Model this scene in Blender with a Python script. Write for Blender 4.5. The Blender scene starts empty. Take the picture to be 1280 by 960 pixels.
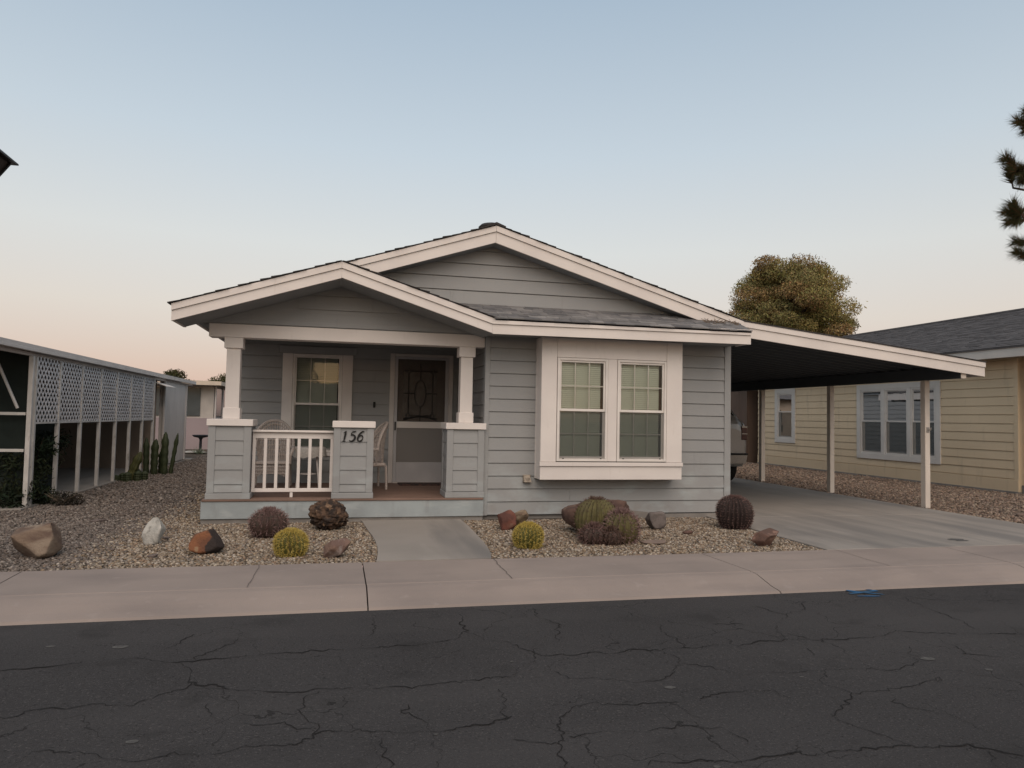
import bpy, math, random
import numpy as np
from mathutils import Vector, Matrix, noise as mnoise
random.seed(7); rng = np.random.default_rng(7)
S = bpy.context.scene
COL = S.collection

# ------------------------------------------------------------------ camera
cd = bpy.data.cameras.new('camera'); cam = bpy.data.objects.new('camera', cd); COL.objects.link(cam)
F_PX, YAW, PITCH, ROLL = 912.9, math.radians(13.262), math.radians(2.634), math.radians(1.093)
cd.sensor_width = 36; cd.lens = 36 * F_PX / 1280; cd.clip_start = .05; cd.clip_end = 3000
_f = Vector((math.sin(YAW)*math.cos(PITCH), math.cos(YAW)*math.cos(PITCH), math.sin(PITCH)))
_r = Vector((math.cos(YAW), -math.sin(YAW), 0)); _u = _r.cross(_f)
_r2 = math.cos(ROLL)*_r + math.sin(ROLL)*_u; _u2 = -math.sin(ROLL)*_r + math.cos(ROLL)*_u
m = Matrix((_r2, _u2, -_f)).transposed().to_4x4(); m.translation = (0, 0, 1.5)
cam.matrix_world = m
S.camera = cam

# ------------------------------------------------------------------ sky, sun, exposure
SUN_EL, SUN_AZ = 5.0, 183.0            # low sun behind the camera, azimuth from +Y clockwise
w = bpy.data.worlds.new('World'); S.world = w; w.use_nodes = True
nt = w.node_tree; nt.nodes.clear()
sky = nt.nodes.new('ShaderNodeTexSky'); sky.sky_type = 'NISHITA'; sky.sun_disc = False
sky.sun_elevation = math.radians(SUN_EL); sky.sun_rotation = math.radians(SUN_AZ)
sky.air_density = 1.0; sky.dust_density = 1.2; sky.ozone_density = 2.0; sky.altitude = 350
geo = nt.nodes.new('ShaderNodeTexCoord'); sep = nt.nodes.new('ShaderNodeSeparateXYZ')
nt.links.new(geo.outputs['Generated'], sep.inputs[0])
# dusk tint by height above the horizon, the same all the way round
mp = nt.nodes.new('ShaderNodeMath'); mp.operation = 'MULTIPLY'; mp.inputs[1].default_value = 1
nt.links.new(sep.outputs['Z'], mp.inputs[0])
ramp = nt.nodes.new('ShaderNodeValToRGB'); nt.links.new(mp.outputs[0], ramp.inputs[0])
els = [(0.0, (.70, .43, .41)), (.06, (.76, .54, .48)), (.13, (.82, .69, .60)), (.22, (.80, .77, .72)), (.34, (.65, .71, .75)), (.52, (.45, .55, .65)), (1.0, (.36, .42, .49))]
cr = ramp.color_ramp
while len(cr.elements) < len(els): cr.elements.new(.5)
for e, (p_, c_) in zip(cr.elements, els): e.position = p_; e.color = (*c_, 1)
SKY_K, RAMP_K = .045, .80
sc = nt.nodes.new('ShaderNodeMixRGB'); sc.blend_type = 'MULTIPLY'; sc.inputs[0].default_value = 1
sc.inputs[2].default_value = (SKY_K*10, SKY_K*10, SKY_K*10, 1); nt.links.new(sky.outputs[0], sc.inputs[1])
sc2 = nt.nodes.new('ShaderNodeMixRGB'); sc2.blend_type = 'MULTIPLY'; sc2.inputs[0].default_value = 1
sc2.inputs[2].default_value = (RAMP_K*10, RAMP_K*10, RAMP_K*10, 1); nt.links.new(ramp.outputs[0], sc2.inputs[1])
ad = nt.nodes.new('ShaderNodeMixRGB'); ad.blend_type = 'ADD'; ad.inputs[0].default_value = 1
nt.links.new(sc.outputs[0], ad.inputs[1]); nt.links.new(sc2.outputs[0], ad.inputs[2])
bg = nt.nodes.new('ShaderNodeBackground'); bg.inputs[1].default_value = .1
nt.links.new(ad.outputs[0], bg.inputs[0])
wo = nt.nodes.new('ShaderNodeOutputWorld'); nt.links.new(bg.outputs[0], wo.inputs[0])

sd = bpy.data.lights.new('sun', 'SUN'); sd.energy = 2.2; sd.angle = math.radians(62); sd.color = (1, .80, .64)
sun = bpy.data.objects.new('sun', sd); COL.objects.link(sun)
_el, _az = math.radians(48), math.radians(SUN_AZ)
_sd = Vector((math.sin(_az)*math.cos(_el), math.cos(_az)*math.cos(_el), math.sin(_el)))
sun.rotation_euler = (-_sd).to_track_quat('-Z', 'Y').to_euler(); sun.location = (0, -30, 20)
vs = S.view_settings; vs.view_transform = 'Standard'; vs.look = 'None'; vs.exposure = 0.0; vs.gamma = 1; vs.use_curve_mapping = False

# ------------------------------------------------------------------ pixel helpers used only to lay out flat ground marks
def ground(px, py, z=0.0):
    d = _f + (px-640)/F_PX*_r2 - (py-480)/F_PX*_u2
    t = (z-1.5)/d.z
    return (t*d.x, t*d.y)

# ------------------------------------------------------------------ materials
MATS = {}
def mat(name, col, col2=None, rough=.7, scale=3.0, stretch=(1, 1, 1), bump=0.0, bscale=60, spec=.3, metal=0.0, ramp=(.35, .65), detail=4, bstretch=None, attr=None, translucent=0):
    if name in MATS: return MATS[name]
    M = bpy.data.materials.new(name); M.use_nodes = True; MATS[name] = M
    t = M.node_tree; b = t.nodes['Principled BSDF']
    b.inputs['Roughness'].default_value = rough; b.inputs['Specular IOR Level'].default_value = spec; b.inputs['Metallic'].default_value = metal
    g = t.nodes.new('ShaderNodeNewGeometry')
    def nz(sc_, st, det):
        mpn = t.nodes.new('ShaderNodeMapping'); mpn.inputs['Scale'].default_value = st
        t.links.new(g.outputs['Position'], mpn.inputs[0])
        n = t.nodes.new('ShaderNodeTexNoise'); n.inputs['Scale'].default_value = sc_; n.inputs['Detail'].default_value = det
        t.links.new(mpn.outputs[0], n.inputs['Vector']); return n
    if col2 is None: col2 = tuple(c*.88 for c in col)
    n = nz(scale, stretch, detail)
    r = t.nodes.new('ShaderNodeValToRGB'); r.color_ramp.elements[0].position = ramp[0]; r.color_ramp.elements[1].position = ramp[1]
    r.color_ramp.elements[0].color = (*col, 1); r.color_ramp.elements[1].color = (*col2, 1)
    t.links.new(n.outputs[0], r.inputs[0])
    out = r.outputs[0]
    if attr:
        a = t.nodes.new('ShaderNodeAttribute'); a.attribute_name = attr
        mx = t.nodes.new('ShaderNodeMixRGB'); mx.blend_type = 'MULTIPLY'; mx.inputs[0].default_value = 1
        t.links.new(out, mx.inputs[1]); t.links.new(a.outputs['Color'], mx.inputs[2]); out = mx.outputs[0]
    t.links.new(out, b.inputs['Base Color'])
    if bump:
        n2 = nz(bscale, bstretch or (1, 1, 1), 3)
        bp = t.nodes.new('ShaderNodeBump'); bp.inputs['Strength'].default_value = bump; bp.inputs['Distance'].default_value = .01
        t.links.new(n2.outputs[0], bp.inputs['Height']); t.links.new(bp.outputs[0], b.inputs['Normal'])
    M['out_socket'] = 1
    return M

def layer(M, col, scale, lo, hi, stretch=(1, 1, 1), amount=1.0, zfade=None, voronoi=None, distort=0):
    """mix a patchy second colour (stain, chalking, wear) over a material's base colour"""
    t = M.node_tree; b = t.nodes['Principled BSDF']; src = b.inputs['Base Color'].links[0].from_socket
    g = t.nodes.new('ShaderNodeNewGeometry'); mpn = t.nodes.new('ShaderNodeMapping'); mpn.inputs['Scale'].default_value = stretch
    t.links.new(g.outputs['Position'], mpn.inputs[0])
    n = t.nodes.new('ShaderNodeTexNoise'); n.inputs['Scale'].default_value = scale; n.inputs['Detail'].default_value = 5
    n.inputs['Distortion'].default_value = distort
    t.links.new(mpn.outputs[0], n.inputs['Vector'])
    mr = t.nodes.new('ShaderNodeMapRange'); mr.inputs[1].default_value = lo; mr.inputs[2].default_value = hi; mr.inputs[4].default_value = amount
    t.links.new(n.outputs[0], mr.inputs[0]); fac = mr.outputs[0]
    if zfade:
        s = t.nodes.new('ShaderNodeSeparateXYZ'); t.links.new(g.outputs['Position'], s.inputs[0])
        m2 = t.nodes.new('ShaderNodeMapRange'); m2.inputs[1].default_value = zfade[0]; m2.inputs[2].default_value = zfade[1]
        t.links.new(s.outputs['Z'], m2.inputs[0])
        mu = t.nodes.new('ShaderNodeMath'); mu.operation = 'MULTIPLY'; t.links.new(fac, mu.inputs[0]); t.links.new(m2.outputs[0], mu.inputs[1]); fac = mu.outputs[0]
    mx = t.nodes.new('ShaderNodeMixRGB'); t.links.new(fac, mx.inputs[0]); t.links.new(src, mx.inputs[1]); mx.inputs[2].default_value = (*col, 1)
    t.links.new(mx.outputs[0], b.inputs['Base Color'])
    return M

def glass_mat(name, tint=(.96, .98, .97), gloss=.12):
    M = bpy.data.materials.new(name); M.use_nodes = True; MATS[name] = M
    t = M.node_tree; t.nodes.clear()
    o = t.nodes.new('ShaderNodeOutputMaterial'); tr = t.nodes.new('ShaderNodeBsdfTransparent'); tr.inputs[0].default_value = (*tint, 1)
    gl = t.nodes.new('ShaderNodeBsdfGlossy'); gl.inputs['Roughness'].default_value = .02
    fr = t.nodes.new('ShaderNodeFresnel'); fr.inputs[0].default_value = 1.5
    mu = t.nodes.new('ShaderNodeMath'); mu.operation = 'MULTIPLY_ADD'; mu.inputs[1].default_value = 1.0; mu.inputs[2].default_value = .01
    t.links.new(fr.outputs[0], mu.inputs[0])
    mx = t.nodes.new('ShaderNodeMixShader'); t.links.new(mu.outputs[0], mx.inputs[0]); t.links.new(tr.outputs[0], mx.inputs[1]); t.links.new(gl.outputs[0], mx.inputs[2])
    # faint waviness of the pane
    g = t.nodes.new('ShaderNodeNewGeometry'); n = t.nodes.new('ShaderNodeTexNoise'); n.inputs['Scale'].default_value = 2.2; t.links.new(g.outputs['Position'], n.inputs['Vector'])
    bp = t.nodes.new('ShaderNodeBump'); bp.inputs['Strength'].default_value = .05; bp.inputs['Distance'].default_value = .02
    t.links.new(n.outputs[0], bp.inputs['Height']); t.links.new(bp.outputs[0], gl.inputs['Normal'])
    t.links.new(mx.outputs[0], o.inputs[0]); return M
def mesh_screen(name, col, opacity):
    M = bpy.data.materials.new(name); M.use_nodes = True; MATS[name] = M
    t = M.node_tree; t.nodes.clear()
    o = t.nodes.new('ShaderNodeOutputMaterial'); tr = t.nodes.new('ShaderNodeBsdfTransparent'); d = t.nodes.new('ShaderNodeBsdfDiffuse'); d.inputs[0].default_value = (*col, 1)
    mx = t.nodes.new('ShaderNodeMixShader'); mx.inputs[0].default_value = opacity
    t.links.new(tr.outputs[0], mx.inputs[1]); t.links.new(d.outputs[0], mx.inputs[2]); t.links.new(mx.outputs[0], o.inputs[0]); return M

SIDING = mat('siding_paint', (.312, .318, .318), (.282, .288, .290), .62, 1.1, bump=.25, bscale=40, bstretch=(.5, 6, 6), ramp=(.3, .7))
layer(SIDING, (.40, .445, .455), 2.6, .50, .72, (1, 1, 2.2), .75, zfade=(1.1, .1))
layer(SIDING, (.24, .215, .19), 5.5, .52, .72, (1, 1, 1), .6, zfade=(.30, .06))
layer(SIDING, (.20, .20, .20), 3.5, .62, .80, (3, 3, .5), .30)
TRIM = mat('trim_paint', (.74, .695, .66), (.68, .635, .605), .6, 2.0, bump=.12, bscale=35, bstretch=(1, 1, 4))
layer(TRIM, (.48, .43, .39), 5, .62, .80, (2.5, 2.5, .6), .35)
TRIM_GAP = mat('trim_seam', (.30, .27, .25))
SOFFIT = mat('soffit_paint', (.26, .275, .285), rough=.7, bump=.1)
VINYL = mat('window_vinyl', (.76, .72, .68), rough=.42, spec=.4, bump=.03)
CONC_SIDE = mat('sidewalk_concrete', (.29, .243, .216), (.24, .203, .183), .9, .9, bump=.35, bscale=120, detail=8)
layer(CONC_SIDE, (.185, .158, .147), 1.6, .54, .72, (.4, 1.6, 1), .55)
layer(CONC_SIDE, (.33, .285, .262), 7, .62, .75, (1, 1, 1), .4)
CONC_DRIVE = mat('driveway_concrete', (.305, .278, .250), (.255, .235, .213), .88, .7, bump=.3, bscale=120, detail=8)
layer(CONC_DRIVE, (.15, .145, .14), 1.1, .50, .68, (1.3, .16, 1), .75)
layer(CONC_DRIVE, (.345, .32, .29), 1.4, .58, .70, (1.0, .3, 1), .5)
CONC_FOUND = mat('foundation_concrete', (.27, .25, .23), (.20, .185, .17), .9, 4, bump=.5, bscale=60)
JOINT = mat('joint_dirt', (.06, .052, .047), rough=1)
DECK = mat('deck_paint', (.215, .140, .108), (.16, .105, .082), .6, 3, (.6, 6, 1), bump=.2, bscale=50, bstretch=(.5, 6, 1))
SHINGLE = mat('shingle_asphalt', (.165, .163, .168), (.12, .12, .125), .95, 5, bump=.9, bscale=160, ramp=(.3, .7))
layer(SHINGLE, (.24, .23, .225), 9, .55, .72, (1, 1, 1), .6)
SHINGLE_D = mat('shingle_asphalt_dark', (.06, .055, .055), (.04, .037, .037), .95, 5, bump=.9, bscale=160)
SHINGLE_B = mat('shingle_asphalt_pale', (.20, .195, .195), (.15, .148, .15), .95, 5, bump=.9, bscale=160)
SHINGLE_C = mat('shingle_asphalt_grey', (.15, .148, .152), (.11, .11, .115), .95, 5, bump=.9, bscale=160)
SHINGLE_E = mat('shingle_asphalt_silver', (.27, .262, .258), (.20, .196, .196), .95, 5, bump=.9, bscale=160)
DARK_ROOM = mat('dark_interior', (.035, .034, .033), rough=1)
BLIND = mat('blind_cream', (.72, .77, .66), (.68, .73, .62), .7, 2)
BLIND_D = mat('blind_grey', (.56, .60, .54), rough=.7)
GLASS = glass_mat('window_glass')
SCREEN = mesh_screen('insect_screen_mesh', (.085, .092, .088), .46)
SCREEN_LOW = mesh_screen('door_screen_lower', (.29, .275, .262), .82)
SCREEN_DOOR = mesh_screen('door_screen_mesh', (.15, .132, .118), .62)
BLACK = mat('black_metal', (.012, .012, .012), rough=.5)
NB_SIDING = mat('tan_siding_paint', (.68, .545, .375), (.63, .505, .345), .65, .9, bump=.2, bscale=40, bstretch=(6, .5, 6))
layer(NB_SIDING, (.30, .24, .16), 2.2, .58, .78, (3, 3, .5), .3)
NB_TRIM = mat('pale_trim_paint', (.64, .61, .57), (.58, .555, .52), .6, 2)
NB_SHINGLE = mat('shingle_slate', (.10, .097, .10), (.075, .073, .077), .95, 7, bump=.8, bscale=90, ramp=(.35, .62), stretch=(1, .5, 1))
ALU = mat('weathered_aluminium', (.60, .58, .555), (.50, .485, .46), .55, 6, metal=.1, bump=.1)
layer(ALU, (.20, .15, .11), 8, .62, .74, (1, 1, .5), .5)
WHITE_W = mat('white_sheet_metal', (.62, .58, .55), (.55, .515, .49), .55, 2, (1, 1, .4), bump=.1)
ROAD = mat('asphalt', (.052, .050, .051), (.041, .0395, .0405), .93, .55, bump=.9, bscale=170, spec=.2, detail=6)
layer(ROAD, (.105, .099, .097), 80, .57, .70, (1, 1, 1), .8)
layer(ROAD, (.014, .013, .013), 60, .58, .70, (1, 1, 1), .7)
layer(ROAD, (.066, .063, .063), 1.1, .45, .70, (.12, 1.0, 1), .6)
layer(ROAD, (.028, .027, .027), 2.2, .60, .72, (1, 1, 1), .5)
def fine_cracks(M, scale, width, amount):
    t = M.node_tree; b = t.nodes['Principled BSDF']; src = b.inputs['Base Color'].links[0].from_socket
    g = t.nodes.new('ShaderNodeNewGeometry'); n = t.nodes.new('ShaderNodeTexNoise'); n.inputs['Scale'].default_value = 3.2; n.inputs['Detail'].default_value = 6
    t.links.new(g.outputs['Position'], n.inputs['Vector'])
    ma = t.nodes.new('ShaderNodeVectorMath'); ma.operation = 'MULTIPLY_ADD'; ma.inputs[1].default_value = (.55, .55, 0); t.links.new(n.outputs['Color'], ma.inputs[0]); t.links.new(g.outputs['Position'], ma.inputs[2])
    v = t.nodes.new('ShaderNodeTexVoronoi'); v.feature = 'DISTANCE_TO_EDGE'; v.voronoi_dimensions = '2D'; v.inputs['Scale'].default_value = scale; t.links.new(ma.outputs[0], v.inputs['Vector'])
    n2 = t.nodes.new('ShaderNodeTexNoise'); n2.inputs['Scale'].default_value = .9; t.links.new(g.outputs['Position'], n2.inputs['Vector'])
    wv = t.nodes.new('ShaderNodeMapRange'); wv.inputs[1].default_value = .42; wv.inputs[2].default_value = .62; wv.inputs[3].default_value = 0; wv.inputs[4].default_value = width; t.links.new(n2.outputs[0], wv.inputs[0])
    lt = t.nodes.new('ShaderNodeMath'); lt.operation = 'LESS_THAN'; t.links.new(v.outputs['Distance'], lt.inputs[0]); t.links.new(wv.outputs[0], lt.inputs[1])
    am = t.nodes.new('ShaderNodeMath'); am.operation = 'MULTIPLY'; am.inputs[1].default_value = amount; t.links.new(lt.outputs[0], am.inputs[0])
    mx = t.nodes.new('ShaderNodeMixRGB'); t.links.new(am.outputs[0], mx.inputs[0]); t.links.new(src, mx.inputs[1]); mx.inputs[2].default_value = (.010, .0095, .0095, 1); t.links.new(mx.outputs[0], b.inputs['Base Color'])
fine_cracks(ROAD, 1.35, .0075, .65); fine_cracks(ROAD, 3.6, .010, .30)
CRACK = mat('crack_dark', (.013, .012, .012), rough=1)
GRAVEL_BED = mat('gravel_bed', (.10, .080, .060), (.055, .045, .036), .98, 26, bump=1, bscale=50, ramp=(.4, .6))
PEBBLE = mat('pebble', (1, 1, 1), (.85, .85, .85), .85, 40, attr='tint')
WICKER = mat('wicker', (.54, .475, .43), (.38, .33, .30), .75, 60)
WOODPOST = mat('post_paint', (.72, .65, .58), (.64, .58, .52), .65, 5, (1, 1, .3), bump=.2, bscale=30, bstretch=(4, 4, .4))
layer(WOODPOST, (.30, .24, .20), 6, .63, .78, (1, 1, .5), .5)
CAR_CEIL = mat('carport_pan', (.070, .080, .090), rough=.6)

# ------------------------------------------------------------------ mesh builder
WL = {}
CACHE = {}
class MB:
    def __init__(s): s.v = []; s.f = []
    def add(s, vs, fs):
        o = len(s.v); s.v += [tuple(p) for p in vs]; s.f += [tuple(i+o for i in q) for q in fs]; return s
    def hexa(s, p):   # 8 points: bottom loop 4, top loop 4
        return s.add(p, [(3,2,1,0),(4,5,6,7),(0,1,5,4),(1,2,6,5),(2,3,7,6),(3,0,4,7)])
    def box(s, x0, x1, y0, y1, z0, z1, b=0.0, mp=None):
        if x0 > x1: x0, x1 = x1, x0
        if y0 > y1: y0, y1 = y1, y0
        if z0 > z1: z0, z1 = z1, z0
        if b <= 0 or min(x1-x0, y1-y0, z1-z0) <= 2.2*b:
            p = [(x0,y0,z0),(x1,y0,z0),(x1,y1,z0),(x0,y1,z0),(x0,y0,z1),(x1,y0,z1),(x1,y1,z1),(x0,y1,z1)]
            if mp: p = [mp(*q) for q in p]
            return s.hexa(p)
        c = ((x0+x1)/2, (y0+y1)/2, (z0+z1)/2); h = ((x1-x0)/2, (y1-y0)/2, (z1-z0)/2)
        V = []; idx = {}
        for sx in (-1, 1):
            for sy in (-1, 1):
                for sz in (-1, 1):
                    for a in range(3):
                        q = [sg*(h[i]-(0 if i == a else b)) for i, sg in enumerate((sx, sy, sz))]
                        idx[sx, sy, sz, a] = len(V); V.append(tuple(c[i]+q[i] for i in range(3)))
        Fs = []
        def S_(a, sa, o1, v1, o2, v2):
            k = [0,0,0]; k[a] = sa; k[o1] = v1; k[o2] = v2; return tuple(k)
        for a in range(3):
            o1, o2 = [i for i in range(3) if i != a]
            for sa in (-1, 1):
                Fs.append([idx[(*S_(a, sa, o1, v1, o2, v2), a)] for v1, v2 in ((-1,-1),(1,-1),(1,1),(-1,1))])
        for a in range(3):          # edges along axis a
            o1, o2 = [i for i in range(3) if i != a]
            for v1 in (-1, 1):
                for v2 in (-1, 1):
                    Fs.append([idx[(*S_(a, -1, o1, v1, o2, v2), o1)], idx[(*S_(a, 1, o1, v1, o2, v2), o1)], idx[(*S_(a, 1, o1, v1, o2, v2), o2)], idx[(*S_(a, -1, o1, v1, o2, v2), o2)]])
        for sx in (-1, 1):
            for sy in (-1, 1):
                for sz in (-1, 1): Fs.append([idx[sx, sy, sz, a] for a in range(3)])
        cc = Vector(c); out = []
        for q in Fs:
            p = [Vector(V[i]) for i in q]; n = (p[1]-p[0]).cross(p[2]-p[0])
            out.append(q if n.dot(sum(p, Vector())/len(p)-cc) > 0 else q[::-1])
        if mp: V = [mp(*q) for q in V]
        return s.add(V, out)
    def prism_y(s, poly, y0, y1):      # polygon in XZ, extruded along Y
        n = len(poly)
        return s.add([(x, y0, z) for x, z in poly]+[(x, y1, z) for x, z in poly],
            [tuple(range(n)), tuple(range(2*n-1, n-1, -1))]+[(i, i+n, (i+1) % n+n, (i+1) % n) for i in range(n)])
    def prism_z(s, poly, z0, z1):
        n = len(poly)
        return s.add([(x, y, z0) for x, y in poly]+[(x, y, z1) for x, y in poly],
            [tuple(range(n-1, -1, -1)), tuple(range(n, 2*n))]+[(i, (i+1) % n, (i+1) % n+n, i+n) for i in range(n)])
    def tube(s, pts, rad, n=8, cap=True):
        pts = [Vector(p) for p in pts]
        if not hasattr(rad, '__len__'): rad = [rad]*len(pts)
        o = len(s.v); up = Vector((0, 0, 1)); ref = None
        for i, p in enumerate(pts):
            t = (pts[min(i+1, len(pts)-1)]-pts[max(i-1, 0)]).normalized()
            if ref is None: ref = t.cross(up) if abs(t.z) < .95 else t.cross(Vector((1, 0, 0)))
            ref = (ref - t*ref.dot(t)).normalized(); b = t.cross(ref)
            for k in range(n):
                a = 2*math.pi*k/n; s.v.append(tuple(p+rad[i]*(math.cos(a)*ref+math.sin(a)*b)))
        for i in range(len(pts)-1):
            for k in range(n):
                s.f.append((o+i*n+k, o+i*n+(k+1) % n, o+(i+1)*n+(k+1) % n, o+(i+1)*n+k))
        if cap:
            s.f.append(tuple(o+k for k in range(n-1, -1, -1))); s.f.append(tuple(o+(len(pts)-1)*n+k for k in range(n)))
        return s
    def lathe(s, prof, c=(0, 0, 0), n=16):
        o = len(s.v)
        for r, z in prof:
            for k in range(n): a = 2*math.pi*k/n; s.v.append((c[0]+r*math.cos(a), c[1]+r*math.sin(a), c[2]+z))
        for i in range(len(prof)-1):
            for k in range(n): s.f.append((o+i*n+k, o+i*n+(k+1) % n, o+(i+1)*n+(k+1) % n, o+(i+1)*n+k))
        s.f.append(tuple(o+k for k in range(n-1, -1, -1))); s.f.append(tuple(o+(len(prof)-1)*n+k for k in range(n)))
        return s
    def build(s, name, material, parent=None, smooth=False, share=None, origin=None):
        a = np.array(s.v, dtype=float)
        if origin is None:
            lo, hi = a.min(0), a.max(0); origin = Vector(((lo[0]+hi[0])/2, (lo[1]+hi[1])/2, lo[2]))
        origin = Vector(origin)
        key = share and (name, share, material.name)
        if key and key in CACHE: me = CACHE[key]
        else:
            me = bpy.data.meshes.new(name); me.from_pydata([tuple(q) for q in (a-np.array(origin))], [], s.f)
            if smooth: me.polygons.foreach_set('use_smooth', [True]*len(me.polygons))
            me.materials.append(material); me.update()
            if key: CACHE[key] = me
        o = bpy.data.objects.new(name, me); COL.objects.link(o)
        WL[o.name] = origin
        if parent: o.parent = parent; o.location = origin-WL[parent.name]
        else: o.location = origin
        return o

def tag(o, label=None, cat=None, group=None, kind=None):
    if label: o['label'] = label
    if cat: o['category'] = cat
    if group: o['group'] = group
    if kind: o['kind'] = kind
    return o
def empty(name, loc, parent=None):
    o = bpy.data.objects.new(name, None); o.empty_display_size = .2; COL.objects.link(o); WL[o.name] = Vector(loc)
    if parent: o.parent = parent; o.location = Vector(loc)-WL[parent.name]
    else: o.location = loc
    return o
def thing(name, label, cat, loc, group=None): return tag(empty(name, loc), label, cat, group)
def copy_tree(o, parent=None):
    c = o.copy(); COL.objects.link(c); c.parent = parent; WL[c.name] = WL[o.name].copy()
    for ch in list(o.children): copy_tree(ch, c)
    return c
def big_mesh(name, V, Fa, material, parent=None, colors=None, smooth=False, origin=(0, 0, 0)):
    """V (N,3), Fa (M,k) numpy arrays -> object, quickly"""
    me = bpy.data.meshes.new(name); N, M, k = len(V), len(Fa), Fa.shape[1]
    org = np.array(origin, dtype=float)
    me.vertices.add(N); me.vertices.foreach_set('co', (V-org).astype(np.float32).ravel())
    me.loops.add(M*k); me.loops.foreach_set('vertex_index', Fa.astype(np.int32).ravel())
    me.polygons.add(M); me.polygons.foreach_set('loop_start', np.arange(0, M*k, k, dtype=np.int32)); me.polygons.foreach_set('loop_total', np.full(M, k, dtype=np.int32))
    if smooth: me.polygons.foreach_set('use_smooth', np.ones(M, dtype=bool))
    me.update(calc_edges=True)
    if colors is not None:
        at = me.color_attributes.new('tint', 'FLOAT_COLOR', 'POINT')
        at.data.foreach_set('color', np.c_[colors, np.ones(N)].astype(np.float32).ravel())
    me.materials.append(material)
    o = bpy.data.objects.new(name, me); COL.objects.link(o); WL[o.name] = Vector(origin)
    if parent: o.parent = parent; o.location = Vector(origin)-WL[parent.name]
    else: o.location = Vector(origin)
    return o

# wall frames: a = along the wall, d = depth into the wall, z = up
def front(plane): return lambda a, d, z: (a, plane+d, z)         # wall seen from -Y
def facing_left(plane): return lambda a, d, z: (plane+d, a, z)   # wall seen from -X
def facing_right(plane): return lambda a, d, z: (plane-d, a, z)  # wall seen from +X

GAP = .013
def board_piece(parent, mp, quad, material, lip=.020, top=.007, share=None, back=.004, name='siding_board'):
    """quad = (a0b, a1b, a0t, a1t, z0, z1): one lap board, thick at its lower edge"""
    a0, a1, t0, t1, z0, z1 = quad
    p = [(a0, -lip, z0), (a1, -lip, z0), (a1, back, z0), (a0, back, z0), (t0, -top, z1), (t1, -top, z1), (t1, back, z1), (t0, back, z1)]
    b = MB(); b.hexa([mp(*q) for q in p]); return b.build(name, material, parent, share=share)
def lap_wall(parent, mp, a0, a1, z0, z1, h, material, holes=(), lip=.020, tagk='', joints=True):
    z = z0
    while z < z1-.03:
        zt = min(z+h, z1)
        segs = [(a0, a1, z+GAP, zt)]
        for (ha, hb, hz0, hz1) in holes:
            new = []
            for (s0, s1, b0, b1) in segs:
                if hz1 <= b0 or hz0 >= b1 or hb <= s0 or ha >= s1: new.append((s0, s1, b0, b1)); continue
                if s0 < ha: new.append((s0, ha, b0, b1))
                if hb < s1: new.append((hb, s1, b0, b1))
                if hz1 < b1-.01: new.append((max(s0, ha), min(s1, hb), hz1, b1))
                if hz0 > b0+.01: new.append((max(s0, ha), min(s1, hb), b0, hz0))
            segs = new
        cut = []
        for (s0, s1, b0, b1) in segs:
            if s1-s0 > 3.0 and joints:
                e_ = [s0]
                while s1-e_[-1] > 3.0: e_.append(e_[-1]+random.uniform(.9, 3.4))
                e_.append(s1)
                if e_[-1]-e_[-2] < .3: e_.pop(-2)
                cut += [(p_+(.0015 if i_ else 0), q_-.0015, b0, b1) for i_, (p_, q_) in enumerate(zip(e_, e_[1:]))]
            else: cut.append((s0, s1, b0, b1))
        for (s0, s1, b0, b1) in cut:
            board_piece(parent, mp, (s0, s1, s0, s1, b0, b1), material, lip, share=f'{tagk}{s1-s0:.3f}_{b1-b0:.3f}')
        z += h
def wall_core(parent, mp, a0, a1, z0, z1, material, holes=(), depth=.12, name='wall_core'):
    b = MB(); xs = a0
    for (ha, hb, hz0, hz1) in sorted(holes):
        if ha > xs: b.box(xs, ha, .004, depth, z0, z1, mp=mp)
        if hz0 > z0: b.box(ha, hb, .004, depth, z0, hz0, mp=mp)
        if hz1 < z1: b.box(ha, hb, .004, depth, hz1, z1, mp=mp)
        xs = hb
    if xs < a1: b.box(xs, a1, .004, depth, z0, z1, mp=mp)
    return b.build(name, material, parent)
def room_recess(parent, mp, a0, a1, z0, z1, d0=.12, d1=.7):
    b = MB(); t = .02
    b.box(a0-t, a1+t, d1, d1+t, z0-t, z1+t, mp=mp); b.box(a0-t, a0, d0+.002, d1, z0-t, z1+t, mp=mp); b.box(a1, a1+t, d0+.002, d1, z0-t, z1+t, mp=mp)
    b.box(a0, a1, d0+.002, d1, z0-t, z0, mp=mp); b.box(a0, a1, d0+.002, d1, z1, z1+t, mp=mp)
    return b.build('room_recess', DARK_ROOM, parent)
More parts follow.
